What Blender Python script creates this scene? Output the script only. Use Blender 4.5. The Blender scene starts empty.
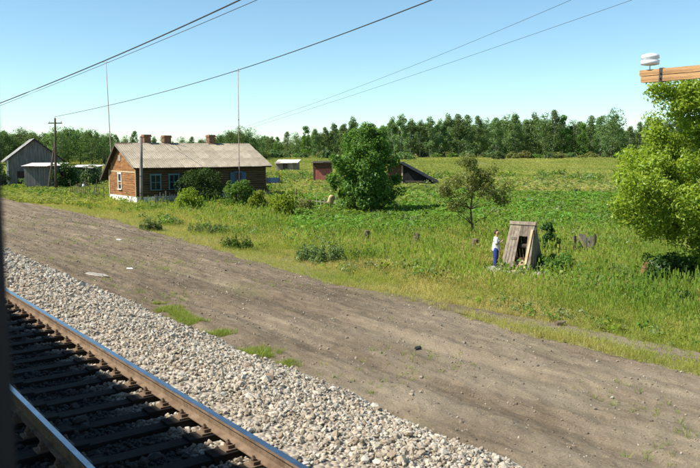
import bpy, math, random
import numpy as np
from mathutils import Vector, Matrix, noise, Euler

R = math.radians
SC = bpy.context.scene
COL = SC.collection

# ------------------------------------------------------------------ camera, sky, sun, exposure
CAMZ = 4.7
F_PX = 750.0                      # focal length in pixels of a 700 px wide frame
PITCH = math.atan((234 - 150) / F_PX)
cam_d = bpy.data.cameras.new('camera')
cam = bpy.data.objects.new('camera', cam_d)
COL.objects.link(cam)
cam.location = (0, 0, CAMZ)
cam.rotation_euler = (math.pi / 2 - PITCH, 0, 0)
cam_d.sensor_width = 36
cam_d.lens = 36 * F_PX / 700
cam_d.clip_start = 0.02
cam_d.clip_end = 6000
cam_d.dof.use_dof = True
cam_d.dof.focus_distance = 45
cam_d.dof.aperture_fstop = 4.5
SC.camera = cam

SUN_AZ, SUN_EL = 256.0, 47.5      # azimuth from +Y towards +X
world = bpy.data.worlds.new('World')
SC.world = world
world.use_nodes = True
wn = world.node_tree
sky = wn.nodes.new('ShaderNodeTexSky')
sky.sky_type = 'NISHITA'
sky.sun_disc = False
sky.sun_elevation = R(SUN_EL)
sky.sun_rotation = R(SUN_AZ)
sky.air_density = 0.85
sky.dust_density = 0.05
sky.ozone_density = 3.0
tint = wn.nodes.new('ShaderNodeMix')                 # even tint of the whole sky, a touch towards cyan
tint.data_type = 'RGBA'; tint.blend_type = 'MULTIPLY'
tint.inputs[0].default_value = 1
tint.inputs[7].default_value = (.93, 1.06, .97, 1)
wn.links.new(sky.outputs[0], tint.inputs[6])
wn.links.new(tint.outputs[2], wn.nodes['Background'].inputs[0])
wn.nodes['Background'].inputs[1].default_value = 0.095
sun_d = bpy.data.lights.new('sun', 'SUN')
sun_d.energy = 4.8
sun_d.angle = R(0.53)
sun_d.color = (1.0, 0.95, 0.86)
sun = bpy.data.objects.new('sun', sun_d)
COL.objects.link(sun)
sdir = Vector((math.sin(R(SUN_AZ)) * math.cos(R(SUN_EL)), math.cos(R(SUN_AZ)) * math.cos(R(SUN_EL)), math.sin(R(SUN_EL))))
sun.rotation_euler = sdir.to_track_quat('Z', 'Y').to_euler()
sun.location = (-40, -10, 60)
SC.view_settings.view_transform = 'Standard'
SC.view_settings.look = 'None'
SC.view_settings.exposure = 0.85
SC.view_settings.gamma = 1
SC.cycles.max_bounces = 6
SC.cycles.transparent_max_bounces = 8
SC.cycles.sample_clamp_indirect = 4

# ------------------------------------------------------------------ place: track frame and terrain
TH = R(37.4)                      # the track runs away to the left of the lens axis
CT, ST = math.cos(TH), math.sin(TH)
def DT(d, t):                     # (lateral from camera, along the track) -> x, y
    return d * CT - t * ST, d * ST + t * CT
def inv(x, y):
    return x * CT + y * ST, -x * ST + y * CT
RAIL_Z = CAMZ - 2.95
BD = np.array([-900, -60, -9, 5.5, 6.8, 9, 13, 16, 20, 24, 3000], float)
BZ = np.array([0, 0.2, 0.6, 0.8, 0.86, 0.82, 0.68, 0.38, 0.1, 0.0, 0.0])
def sstep(a, b, x):
    k = np.clip((x - a) / (b - a), 0.0, 1.0)
    return k * k * (3 - 2 * k)
def nz(x, y, s, seed=0.0):
    return noise.noise(Vector((x * s, y * s, seed)))
def terrain(x, y):
    d, t = inv(x, y)
    z = float(np.interp(d, BD, BZ)) + 2.4 * float(sstep(95, 260, y))
    if d > 13:
        k = min(1, (d - 13) / 4)
        z += k * (0.10 * nz(x, y, .12, 3.1) + 0.05 * nz(x, y, .45, 8.2))
    return z
EDGE_T = [-400, 0, 20, 33, 45, 72, 100, 400]
EDGE_D = [12.6, 12.8, 13.3, 15.0, 16.4, 16.6, 17.5, 18]
def edge(t):                      # where the dirt ends and the grass begins
    return float(np.interp(t, EDGE_T, EDGE_D)) + 0.35 * nz(t, 0, .25, 1.7) + 0.18 * nz(t, 0, .9, 5.7)

def ray(px, py):
    a, b = (px - 350) / F_PX, (234 - py) / F_PX
    c, s = math.cos(PITCH), math.sin(PITCH)
    return Vector((a, c + b * s, -s + b * c))
def at(px, py, Y):
    r = ray(px, py)
    k = Y / r.y
    return Vector((r.x * k, Y, CAMZ + r.z * k))
def G(px, py):                    # the point of the ground seen there
    r = ray(px, py)
    Y = 5.0
    while Y < 600:
        k = Y / r.y
        x = r.x * k
        if CAMZ + r.z * k <= terrain(x, Y):
            return Vector((x, Y, terrain(x, Y)))
        Y += max(.05, Y * .003)
    return Vector((r.x * 600 / r.y, 600, terrain(r.x * 600, 600)))
def on(x, y, dz=0.0):
    return Vector((x, y, terrain(x, y) + dz))

# ------------------------------------------------------------------ materials
def new_mat(name):
    m = bpy.data.materials.new(name)
    m.use_nodes = True
    nt = m.node_tree
    return m, nt, nt.nodes['Principled BSDF'], nt.nodes, nt.links
def noise_node(nt, coord, scale, detail=5, rough=.6, stretch=None):
    n = nt.nodes.new('ShaderNodeTexNoise')
    n.inputs['Scale'].default_value = scale
    n.inputs['Detail'].default_value = detail
    n.inputs['Roughness'].default_value = rough
    if stretch:
        mp = nt.nodes.new('ShaderNodeMapping')
        mp.inputs['Scale'].default_value = stretch
        nt.links.new(coord, mp.inputs['Vector'])
        coord = mp.outputs[0]
    nt.links.new(coord, n.inputs['Vector'])
    return n
def ramp(nt, src, stops):
    r = nt.nodes.new('ShaderNodeValToRGB')
    while len(r.color_ramp.elements) < len(stops):
        r.color_ramp.elements.new(.5)
    for e, (p, c) in zip(r.color_ramp.elements, stops):
        e.position = p
        e.color = (c[0], c[1], c[2], 1)
    nt.links.new(src, r.inputs[0])
    return r
def mixc(nt, fac, a, b, mode='MIX'):
    m = nt.nodes.new('ShaderNodeMix')
    m.data_type = 'RGBA'
    m.blend_type = mode
    for sock, v in ((m.inputs[0], fac), (m.inputs[6], a), (m.inputs[7], b)):
        if isinstance(v, (int, float)):
            sock.default_value = v
        elif isinstance(v, tuple):
            sock.default_value = (v[0], v[1], v[2], 1)
        else:
            nt.links.new(v, sock)
    return m.outputs[2]
def pm(name, c1, c2, scale=4, rough=.85, bump=.3, bscale=30, stretch=None, metal=0, spread=(.35, .65), dist=.02, isl=0.0):
    m, nt, bs, N, L = new_mat(name)
    tc = N.new('ShaderNodeTexCoord').outputs['Object']
    n = noise_node(nt, tc, scale, 6, .65, stretch)
    r = ramp(nt, n.outputs['Fac'], [(spread[0], c1), (spread[1], c2)])
    col = r.outputs[0]
    oi = N.new('ShaderNodeObjectInfo')
    mm = N.new('ShaderNodeMapRange')
    mm.inputs['To Min'].default_value = 1 - isl
    mm.inputs['To Max'].default_value = 1 + isl
    L.new(oi.outputs['Random'], mm.inputs['Value'])
    if isl:
        vm = N.new('ShaderNodeVectorMath'); vm.operation = 'SCALE'
        L.new(col, vm.inputs[0]); L.new(mm.outputs[0], vm.inputs['Scale'])
        col = vm.outputs[0]
    L.new(col, bs.inputs['Base Color'])
    bs.inputs['Roughness'].default_value = rough
    if rough >= .8: bs.inputs['Specular IOR Level'].default_value = .15
    bs.inputs['Metallic'].default_value = metal
    if bump:
        b = N.new('ShaderNodeBump')
        b.inputs['Strength'].default_value = bump
        b.inputs['Distance'].default_value = dist
        n2 = noise_node(nt, tc, bscale, 4, .6, stretch)
        L.new(n2.outputs['Fac'], b.inputs['Height'])
        L.new(b.outputs[0], bs.inputs['Normal'])
    return m
def leaf_mat(name, c1, c2, trans=.35, dry=None, patch=None, patch_scale=.12):
    """leaf: each leaf (mesh island) and each plant its own tint, some light passing through"""
    m, nt, bs, N, L = new_mat(name)
    geo = N.new('ShaderNodeNewGeometry')
    oi = N.new('ShaderNodeObjectInfo')
    r = ramp(nt, geo.outputs['Random Per Island'], [(0, c1), (1, c2)] if dry is None else [(0, c1), (.8, c2), (.9, dry)])
    col = r.outputs[0]
    hs = N.new('ShaderNodeHueSaturation')
    for k, (lo, hi) in (('Hue', (.485, .515)), ('Value', (.75, 1.25))):
        mr = N.new('ShaderNodeMapRange')
        mr.inputs['To Min'].default_value = lo
        mr.inputs['To Max'].default_value = hi
        L.new(oi.outputs['Random'], mr.inputs['Value'])
        L.new(mr.outputs[0], hs.inputs[k])
    L.new(col, hs.inputs['Color'])
    col = hs.outputs[0]
    if patch:
        n = noise_node(nt, geo.outputs['Position'], patch_scale, 4, .6)
        rr = ramp(nt, n.outputs['Fac'], [(.42, (0, 0, 0)), (.6, (1, 1, 1))])
        col = mixc(nt, rr.outputs[0], col, patch)
    d = N.new('ShaderNodeBsdfDiffuse')
    t = N.new('ShaderNodeBsdfTranslucent')
    g = N.new('ShaderNodeBsdfGlossy')
    g.inputs['Roughness'].default_value = .45
    L.new(col, d.inputs[0])
    tc = mixc(nt, 1.0, col, (1.25, 1.2, .55), 'MULTIPLY')
    L.new(tc, t.inputs[0])
    ms = N.new('ShaderNodeMixShader'); ms.inputs[0].default_value = trans
    L.new(d.outputs[0], ms.inputs[1]); L.new(t.outputs[0], ms.inputs[2])
    m2 = N.new('ShaderNodeMixShader'); m2.inputs[0].default_value = .015
    L.new(ms.outputs[0], m2.inputs[1]); L.new(g.outputs[0], m2.inputs[2])
    L.new(m2.outputs[0], N['Material Output'].inputs['Surface'])
    N.remove(bs)
    return m

M = {}
M['leaf_dark'] = leaf_mat('leaf dark green', (.035, .075, .018), (.07, .135, .03), .4)
M['leaf_round'] = leaf_mat('leaf elm green', (.07, .14, .028), (.16, .27, .05), .47)
M['leaf_mid'] = leaf_mat('leaf mid green', (.08, .16, .03), (.15, .26, .045), .42)
M['leaf_yellow'] = leaf_mat('leaf yellow green', (.16, .25, .025), (.28, .37, .04), .45)
M['leaf_bright'] = leaf_mat('leaf maple lime', (.17, .28, .03), (.36, .46, .055), .5)
M['leaf_grey'] = leaf_mat('leaf grey green', (.13, .19, .07), (.22, .28, .11), .42)
M['leaf_olive'] = leaf_mat('leaf olive', (.15, .18, .055), (.26, .28, .10), .5)
M['leaf_airy'] = leaf_mat('leaf willow', (.17, .22, .065), (.30, .35, .11), .5)
M['leaf_birch'] = leaf_mat('leaf birch far', (.12, .20, .08), (.20, .295, .11), .5)
M['leaf_left'] = leaf_mat('leaf wood left', (.075, .13, .05), (.13, .20, .075), .45)
M['leaf_crop'] = leaf_mat('leaf crop', (.12, .26, .04), (.20, .36, .06), .42, patch=(.15, .24, .04))
M['grass'] = leaf_mat('grass blade', (.20, .30, .04), (.32, .41, .06), .5, dry=(.46, .39, .16), patch=(.18, .28, .04), patch_scale=.16)
M['grass_dry'] = leaf_mat('grass dry blade', (.38, .36, .10), (.50, .43, .15), .45, dry=(.55, .44, .22), patch=(.32, .36, .07), patch_scale=.2)
M['grass_far'] = leaf_mat('grass far blade', (.26, .31, .07), (.38, .41, .10), .45, dry=(.50, .43, .19), patch=(.22, .29, .06), patch_scale=.035)
M['grass_dry_far'] = leaf_mat('grass far seeding', (.30, .32, .085), (.40, .40, .12), .45, dry=(.46, .41, .18), patch=(.26, .31, .07), patch_scale=.03)
M['grass_green'] = leaf_mat('grass fresh blade', (.13, .24, .03), (.22, .32, .05), .45, dry=(.38, .34, .12))
M['bark'] = pm('bark', (.06, .045, .032), (.13, .10, .075), 9, .95, .6, 22, (1, 1, .25))
M['birch_bark'] = pm('birch bark', (.12, .11, .10), (.55, .53, .48), 2.2, .8, .2, 10, (1, 1, 2.5))
M['log'] = pm('weathered log', (.07, .045, .025), (.15, .098, .052), 2.5, .9, .5, 18, (.25, 1, 3))
M['gable'] = pm('gable boards', (.15, .068, .03), (.36, .175, .068), 2.6, .85, .4, 16, (1, .35, 2.5))
M['plank_grey'] = pm('grey plank', (.15, .13, .105), (.32, .28, .225), 3, .9, .5, 24, (3, 3, .4), isl=.22)
M['plank_well'] = pm('weathered well plank', (.12, .095, .072), (.25, .205, .155), 3, .9, .5, 24, (3, 3, .4), isl=.42)
M['plank_tan'] = pm('tan plank', (.34, .25, .14), (.52, .40, .24), 3, .85, .4, 24, (3, 3, .4), isl=.15)
M['plank_dark'] = pm('dark plank', (.035, .028, .024), (.085, .066, .052), 3, .95, .5, 24, (3, 3, .4), isl=.25)
M['post'] = pm('old post', (.10, .072, .05), (.20, .15, .105), 5, .95, .6, 24, (2, 2, .4), isl=.2)
M['slate'] = pm('fibre cement sheet', (.29, .24, .17), (.49, .415, .31), .9, .9, .25, 40, isl=.13)
M['slate_grey'] = pm('grey roof sheet', (.22, .22, .20), (.33, .325, .30), 1.2, .9, .25, 40, isl=.08)
M['slate_pale'] = pm('pale roof sheet', (.48, .46, .42), (.62, .60, .55), 1.2, .8, .2, 40)
M['tar'] = pm('black tar roof', (.012, .012, .013), (.03, .029, .028), 2, .8, .3, 20, isl=.2)
M['white'] = pm('limewash', (.55, .54, .49), (.80, .79, .74), 3, .9, .3, 20)
M['brick'] = pm('chimney brick', (.16, .075, .045), (.30, .15, .09), 8, .95, .5, 24)
M['mortar'] = pm('mortar', (.22, .20, .17), (.34, .31, .27), 8, .95, .3, 30)
M['teal'] = pm('teal paint', (.08, .17, .18), (.12, .23, .24), 6, .7, .2, 30)
M['blue'] = pm('blue paint', (.03, .075, .15), (.05, .12, .21), 5, .65, .2, 30)
M['red'] = pm('faded red paint', (.30, .085, .06), (.45, .17, .13), 4, .85, .3, 24, (3, 3, .5), isl=.15)
M['brown'] = pm('brown paint', (.085, .042, .026), (.15, .08, .05), 4, .9, .3, 24, isl=.15)
M['grey_wood'] = pm('grey barn wall', (.12, .115, .105), (.21, .20, .185), 2.5, .9, .4, 20, (3, 3, .4), isl=.12)
M['concrete'] = pm('concrete', (.30, .28, .25), (.44, .41, .36), 5, .9, .35, 40, isl=.08)
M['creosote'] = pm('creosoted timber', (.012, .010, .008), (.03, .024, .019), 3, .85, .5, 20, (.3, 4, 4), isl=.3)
M['pale_pole'] = pm('grey pole', (.16, .14, .12), (.27, .245, .21), 4, .9, .5, 26, (2, 2, .3))
M['mast'] = pm('primed mast', (.32, .20, .17), (.44, .31, .27), 3, .7, .1, 20)
M['wire'] = pm('cable', (.03, .032, .036), (.05, .052, .056), 3, .6, 0)
M['rust'] = pm('rail rust', (.115, .075, .048), (.22, .155, .10), 6, .85, .3, 40, (1, 1, 1))
M['steel'] = pm('worn rail head', (.32, .33, .35), (.48, .49, .51), 5, .16, .02, 20, (1, 1, 1), 1.0)
M['beam'] = pm('orange timber', (.26, .145, .065), (.54, .32, .145), 3, .85, .5, 14, (.5, 9, 9))
M['porcelain'] = pm('porcelain', (.74, .75, .76), (.82, .82, .82), 3, .3, 0)
M['dark_metal'] = pm('dark metal', (.03, .03, .03), (.07, .065, .06), 5, .6, .1, 20, None, .4)
M['skin'] = pm('skin', (.42, .24, .16), (.48, .28, .19), 8, .6, 0)
M['shirt'] = pm('white shirt', (.74, .73, .74), (.80, .80, .80), 5, .9, .4, 14)
M['trousers'] = pm('blue trousers', (.02, .035, .16), (.035, .06, .22), 6, .9, .4, 16)
M['hair'] = pm('brown hair', (.03, .016, .01), (.06, .032, .02), 20, .7, .4, 60)
M['shoe'] = pm('shoe', (.20, .22, .26), (.30, .32, .36), 9, .7, 0)
M['straw'] = pm('bleached straw', (.48, .33, .17), (.62, .46, .26), 9, .95, .6, 30)
M['carriage_blue'] = pm('carriage paint', (.03, .05, .10), (.04, .06, .12), 3, .5, 0)
M['carriage_in'] = pm('carriage lining', (.10, .12, .16), (.13, .15, .19), 3, .7, 0)
M['carriage_roof'] = pm('carriage roof', (.20, .20, .20), (.27, .27, .27), 3, .7, .1, 10)
M['gasket'] = pm('window gasket', (.012, .014, .022), (.02, .022, .032), 3, .5, 0)
M['rubbish'] = pm('pale litter', (.62, .60, .55), (.75, .73, .68), 6, .8, .3, 20)
m, nt, bs, N, L = new_mat('window glass')
bs.inputs['Base Color'].default_value = (.015, .02, .025, 1)
bs.inputs['Roughness'].default_value = .06
M['glass'] = m
m, nt, bs, N, L = new_mat('clear pane')
tr = N.new('ShaderNodeBsdfTransparent')
L.new(tr.outputs[0], N['Material Output'].inputs['Surface'])
N.remove(bs)
M['pane'] = m

# ground under the plants: soil, thatch and low green, in patches
m, nt, bs, N, L = new_mat('field ground')
geo = N.new('ShaderNodeNewGeometry')
n1 = noise_node(nt, geo.outputs['Position'], .09, 6, .6)
n2 = noise_node(nt, geo.outputs['Position'], 1.6, 6, .7)
n3 = noise_node(nt, geo.outputs['Position'], 14, 4, .7)
a = ramp(nt, n1.outputs['Fac'], [(.35, (.13, .15, .045)), (.52, (.22, .215, .075)), (.68, (.31, .265, .12))])
b = ramp(nt, n2.outputs['Fac'], [(.35, (.11, .12, .04)), (.65, (.30, .26, .13))])
c = mixc(nt, .45, a.outputs[0], b.outputs[0])
d_ = ramp(nt, n3.outputs['Fac'], [(.3, (.55, .55, .55)), (.7, (1.25, 1.25, 1.25))])
c = mixc(nt, 1.0, c, d_.outputs[0], 'MULTIPLY')
L.new(c, bs.inputs['Base Color'])
bs.inputs['Roughness'].default_value = 1
bs.inputs['Specular IOR Level'].default_value = .1
bp = N.new('ShaderNodeBump'); bp.inputs['Strength'].default_value = .8; bp.inputs['Distance'].default_value = .06
L.new(n3.outputs['Fac'], bp.inputs['Height']); L.new(bp.outputs[0], bs.inputs['Normal'])
M['field'] = m

# dirt road: Object coordinates of the road sheet are (lateral, along, up)
m, nt, bs, N, L = new_mat('dirt')
tc = N.new('ShaderNodeTexCoord').outputs['UV']
n1 = noise_node(nt, tc, 1.0, 8, .68, (.8, .16, 1))
n2 = noise_node(nt, tc, 3.2, 8, .75, (1, .55, 1))
n3 = noise_node(nt, tc, 30, 8, .78)
n4 = noise_node(nt, tc, .35, 4, .6, (1, .5, 1))
a = ramp(nt, n1.outputs['Fac'], [(.30, (.115, .085, .057)), (.46, (.215, .165, .113)), (.58, (.285, .225, .155)), (.70, (.42, .35, .25))])
b = ramp(nt, n2.outputs['Fac'], [(.3, (.115, .086, .058)), (.7, (.34, .272, .19))])
c = mixc(nt, .5, a.outputs[0], b.outputs[0])
n6 = noise_node(nt, tc, 1.0, 6, .7, (5.0, .22, 1))
s_ = ramp(nt, n6.outputs['Fac'], [(.34, (.62, .60, .58)), (.5, (1, 1, 1)), (.66, (1.28, 1.27, 1.25))])
c = mixc(nt, 1.0, c, s_.outputs[0], 'MULTIPLY')
d_ = ramp(nt, n3.outputs['Fac'], [(.28, (.55, .53, .5)), (.72, (1.35, 1.33, 1.3))])
c = mixc(nt, 1.0, c, d_.outputs[0], 'MULTIPLY')
e_ = ramp(nt, n4.outputs['Fac'], [(.55, (0, 0, 0)), (.72, (.55, .55, .55))])
c = mixc(nt, e_.outputs[0], c, (.20, .20, .075))
sx = N.new('ShaderNodeSeparateXYZ'); L.new(tc, sx.inputs[0])
g1 = N.new('ShaderNodeMapRange'); g1.inputs['From Min'].default_value = 17; g1.inputs['From Max'].default_value = 7; L.new(sx.outputs['Y'], g1.inputs['Value'])
n5 = noise_node(nt, tc, .55, 5, .65, (1, .35, 1))
f_ = ramp(nt, n5.outputs['Fac'], [(.36, (0, 0, 0)), (.62, (.75, .75, .75))])
mu = N.new('ShaderNodeMath'); mu.operation = 'MULTIPLY'; L.new(g1.outputs[0], mu.inputs[0]); L.new(f_.outputs[0], mu.inputs[1])
c2_ = mixc(nt, 1.0, (.52, .44, .32), d_.outputs[0], 'MULTIPLY')
c = mixc(nt, mu.outputs[0], c, c2_)
L.new(c, bs.inputs['Base Color'])
bs.inputs['Roughness'].default_value = 1
bs.inputs['Specular IOR Level'].default_value = .15
bp = N.new('ShaderNodeBump'); bp.inputs['Strength'].default_value = 1; bp.inputs['Distance'].default_value = .06
L.new(n3.outputs['Fac'], bp.inputs['Height'])
bp2 = N.new('ShaderNodeBump'); bp2.inputs['Strength'].default_value = .7; bp2.inputs['Distance'].default_value = .08
L.new(n2.outputs['Fac'], bp2.inputs['Height']); L.new(bp.outputs[0], bp2.inputs['Normal'])
L.new(bp2.outputs[0], bs.inputs['Normal'])
M['dirt'] = m

def oil_and_shadow(nt, pos):
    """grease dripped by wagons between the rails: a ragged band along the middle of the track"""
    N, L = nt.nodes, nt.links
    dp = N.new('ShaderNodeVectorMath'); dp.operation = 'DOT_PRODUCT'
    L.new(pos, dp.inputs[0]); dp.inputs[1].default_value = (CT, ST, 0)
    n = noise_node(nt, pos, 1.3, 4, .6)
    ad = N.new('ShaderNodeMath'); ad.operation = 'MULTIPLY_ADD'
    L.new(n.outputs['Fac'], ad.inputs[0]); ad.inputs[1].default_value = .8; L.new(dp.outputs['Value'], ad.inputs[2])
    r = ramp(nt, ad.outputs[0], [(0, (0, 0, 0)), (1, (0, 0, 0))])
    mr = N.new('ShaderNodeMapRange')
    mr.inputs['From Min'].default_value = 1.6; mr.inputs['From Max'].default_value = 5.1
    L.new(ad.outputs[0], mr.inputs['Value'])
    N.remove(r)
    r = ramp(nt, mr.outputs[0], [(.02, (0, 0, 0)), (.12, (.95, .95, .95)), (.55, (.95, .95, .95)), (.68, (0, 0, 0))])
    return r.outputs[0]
m, nt, bs, N, L = new_mat('ballast bed')
geo = N.new('ShaderNodeNewGeometry')
vo = N.new('ShaderNodeTexVoronoi'); vo.inputs['Scale'].default_value = 16
L.new(geo.outputs['Position'], vo.inputs['Vector'])
n1 = noise_node(nt, geo.outputs['Position'], .8, 4, .6)
sp = N.new('ShaderNodeSeparateColor'); L.new(vo.outputs['Color'], sp.inputs[0])
a = ramp(nt, sp.outputs[0], [(0, (.22, .185, .14)), (.5, (.31, .265, .205)), (1, (.42, .37, .29))])
b = ramp(nt, n1.outputs['Fac'], [(.35, (.85, .82, .78)), (.65, (1.1, 1.1, 1.1))])
c = mixc(nt, 1.0, a.outputs[0], b.outputs[0], 'MULTIPLY')
c = mixc(nt, oil_and_shadow(nt, geo.outputs['Position']), c, (.014, .012, .010))  # near-black tone covers grease and deepens the train's shadow
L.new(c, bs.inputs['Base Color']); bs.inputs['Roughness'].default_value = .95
bp = N.new('ShaderNodeBump'); bp.inputs['Strength'].default_value = 1; bp.inputs['Distance'].default_value = .05; bp.invert = True
L.new(vo.outputs['Distance'], bp.inputs['Height']); L.new(bp.outputs[0], bs.inputs['Normal'])
M['ballast'] = m

m, nt, bs, N, L = new_mat('crushed stone')
oi = N.new('ShaderNodeObjectInfo')
tc = N.new('ShaderNodeTexCoord').outputs['Object']
n1 = noise_node(nt, tc, 12, 4, .6)
a = ramp(nt, oi.outputs['Random'], [(0, (.22, .165, .11)), (.12, (.29, .235, .17)), (.4, (.38, .325, .245)), (.7, (.45, .39, .30)), (.88, (.38, .365, .325)), (1, (.60, .53, .42))])
b = ramp(nt, n1.outputs['Fac'], [(.3, (.75, .74, .72)), (.7, (1.15, 1.15, 1.15))])
c = mixc(nt, 1.0, a.outputs[0], b.outputs[0], 'MULTIPLY')
geo = N.new('ShaderNodeNewGeometry')
c = mixc(nt, oil_and_shadow(nt, geo.outputs['Position']), c, (.014, .012, .010))
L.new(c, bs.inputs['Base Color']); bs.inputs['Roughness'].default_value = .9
M['stone'] = m
m, nt, bs, N, L = new_mat('road pebble')
oi = N.new('ShaderNodeObjectInfo')
a = ramp(nt, oi.outputs['Random'], [(0, (.12, .09, .065)), (.5, (.22, .175, .125)), (.93, (.30, .25, .19)), (1, (.45, .41, .35))])
L.new(a.outputs[0], bs.inputs['Base Color']); bs.inputs['Roughness'].default_value = .95
M['pebble'] = m

# ------------------------------------------------------------------ building helpers
class MB:
    def __init__(s):
        s.v, s.f, s.mi = [], [], []
    def add(s, vs, fs, mi=0):
        o = len(s.v)
        s.v += [tuple(v) for v in vs]
        s.f += [tuple(i + o for i in f) for f in fs]
        s.mi += [mi] * len(fs)
        return s
    def box(s, lo, hi, rot=None, mi=0):
        (a, b, c), (d, e, f) = lo, hi
        vs = [Vector(p) for p in ((a, b, c), (d, b, c), (d, e, c), (a, e, c), (a, b, f), (d, b, f), (d, e, f), (a, e, f))]
        if rot is not None:
            ctr = (vs[0] + vs[6]) / 2
            vs = [ctr + rot @ (v - ctr) for v in vs]
        return s.add(vs, [(0, 3, 2, 1), (4, 5, 6, 7), (0, 1, 5, 4), (1, 2, 6, 5), (2, 3, 7, 6), (3, 0, 4, 7)], mi)
    def bar(s, p, q, w, h, up=(0, 0, 1), mi=0):
        p, q = Vector(p), Vector(q)
        d = (q - p).normalized()
        u = Vector(up)
        r = d.cross(u)
        if r.length < 1e-4:
            r = d.cross(Vector((1, 0, 0)))
        r.normalize()
        u = r.cross(d)
        vs = []
        for e in (p, q):
            for a, b in ((-1, -1), (1, -1), (1, 1), (-1, 1)):
                vs.append(e + r * a * w / 2 + u * b * h / 2)
        return s.add(vs, [(3, 2, 1, 0), (4, 5, 6, 7), (0, 1, 5, 4), (1, 2, 6, 5), (2, 3, 7, 6), (3, 0, 4, 7)], mi)
    def tube(s, pts, rad, n=8, mi=0, cap=True):
        pts = [Vector(p) for p in pts]
        k = len(pts)
        if not hasattr(rad, '__len__'):
            rad = [rad] * k
        base = len(s.v)
        for i, p in enumerate(pts):
            d = (pts[min(i + 1, k - 1)] - pts[max(i - 1, 0)]).normalized()
            a = d.orthogonal() if abs(d.z) < .9 else Vector((1, 0, 0)) - d * d.x
            a.normalize()
            b = d.cross(a)
            for j in range(n):
                w = 2 * math.pi * j / n
                s.v.append(tuple(p + (a * math.cos(w) + b * math.sin(w)) * rad[i]))
        for i in range(k - 1):
            for j in range(n):
                j2 = (j + 1) % n
                s.f.append((base + i * n + j, base + i * n + j2, base + (i + 1) * n + j2, base + (i + 1) * n + j))
                s.mi.append(mi)
        if cap:
            s.f.append(tuple(base + j for j in range(n))[::-1]); s.mi.append(mi)
            s.f.append(tuple(base + (k - 1) * n + j for j in range(n))); s.mi.append(mi)
        return s
    def prism(s, poly, off, mi=0):
        """poly: 3-D points of one face, off: extrusion vector"""
        n = len(poly)
        off = Vector(off)
        vs = [Vector(p) for p in poly] + [Vector(p) + off for p in poly]
        fs = [tuple(range(n))[::-1], tuple(range(n, 2 * n))] + [(i, (i + 1) % n, n + (i + 1) % n, n + i) for i in range(n)]
        return s.add(vs, fs, mi)
    def mesh(s, name, mats, smooth=False):
        me = bpy.data.meshes.new(name)
        me.from_pydata(s.v, [], s.f)
        for mt in (mats if isinstance(mats, (list, tuple)) else [mats]):
            me.materials.append(mt)
        if any(s.mi):
            me.polygons.foreach_set('material_index', s.mi)
        if smooth:
            me.polygons.foreach_set('use_smooth', [True] * len(s.f))
        me.update()
        return me
    def build(s, name, mats, parent=None, smooth=False):
        return obj(name, s.mesh(name, mats, smooth), parent)
def obj(name, me, parent=None):
    o = bpy.data.objects.new(name, me)
    COL.objects.link(o)
    o.parent = parent
    return o
def tag(o, label=None, cat=None, group=None, kind=None):
    if label: o['label'] = label
    if cat: o['category'] = cat
    if group: o['group'] = group
    if kind: o['kind'] = kind
    return o
def thing(name, label, cat, loc=(0, 0, 0), rz=0.0, group=None):
    o = bpy.data.objects.new(name, None)
    COL.objects.link(o)
    o.location = loc
    o.rotation_euler = (0, 0, rz)
    o.empty_display_size = .2
    return tag(o, label, cat, group)
def children(o):
    return [c for c in bpy.data.objects if c.parent == o]
def np_mesh(name, V, faces, mats):
    """V (n,3), faces (m,k) all of k corners"""
    me = bpy.data.meshes.new(name)
    m, k = faces.shape
    me.vertices.add(len(V)); me.vertices.foreach_set('co', V.astype(np.float32).ravel())
    me.loops.add(m * k); me.loops.foreach_set('vertex_index', faces.astype(np.int32).ravel())
    me.polygons.add(m); me.polygons.foreach_set('loop_start', np.arange(m, dtype=np.int32) * k)
    for mt in (mats if isinstance(mats, (list, tuple)) else [mats]):
        me.materials.append(mt)
    me.update(calc_edges=True)
    return me

# ------------------------------------------------------------------ foliage
def leaf_cloud(name, rng, clumps, n, size, mat_, flat=.35, asp=.5, outward=.6, shell=.55):
    """n leaves (folded rhombs) gathered in clumps (x,y,z,r); each leaf faces roughly outward and up"""
    C = np.array(clumps, float)
    w = C[:, 3] ** 2
    idx = rng.choice(len(C), n, p=w / w.sum())
    dirs = rng.normal(size=(n, 3))
    dirs /= np.linalg.norm(dirs, axis=1)[:, None]
    rad = C[idx, 3] * (shell + (1.08 - shell) * rng.random(n) ** .6)
    P = C[idx, :3] + dirs * rad[:, None]
    P[:, 2] -= .12 * C[idx, 3] * rng.random(n)
    nrm = dirs * outward + rng.normal(size=(n, 3)) * .45 + np.array([0, 0, flat])
    nrm /= np.linalg.norm(nrm, axis=1)[:, None]
    ax = rng.normal(size=(n, 3))
    ax -= nrm * (ax * nrm).sum(1)[:, None]
    ax /= np.linalg.norm(ax, axis=1)[:, None]
    sd = np.cross(nrm, ax)
    ln = size * (.6 + .8 * rng.random(n))[:, None]
    V = np.stack([P - ax * ln * .5, P + sd * ln * asp * .5 + nrm * ln * .08, P + ax * ln * .5 - nrm * ln * .1, P - sd * ln * asp * .5 + nrm * ln * .08], 1).reshape(-1, 3)
    Fs = np.arange(n * 4).reshape(n, 4)
    return np_mesh(name, V, Fs, mat_)
def ellipsoid_clumps(rng, k, c, r, rc, hollow=.55, gap=None):
    out = []
    while len(out) < k:
        v = rng.normal(size=3); v /= np.linalg.norm(v)
        q = hollow + (1 - hollow) * rng.random() ** .7
        p = np.array(c) + v * np.array(r) * q
        if gap and gap(p):
            continue
        out.append((p[0], p[1], p[2], rc * (.6 + .8 * rng.random())))
    return out
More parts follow.
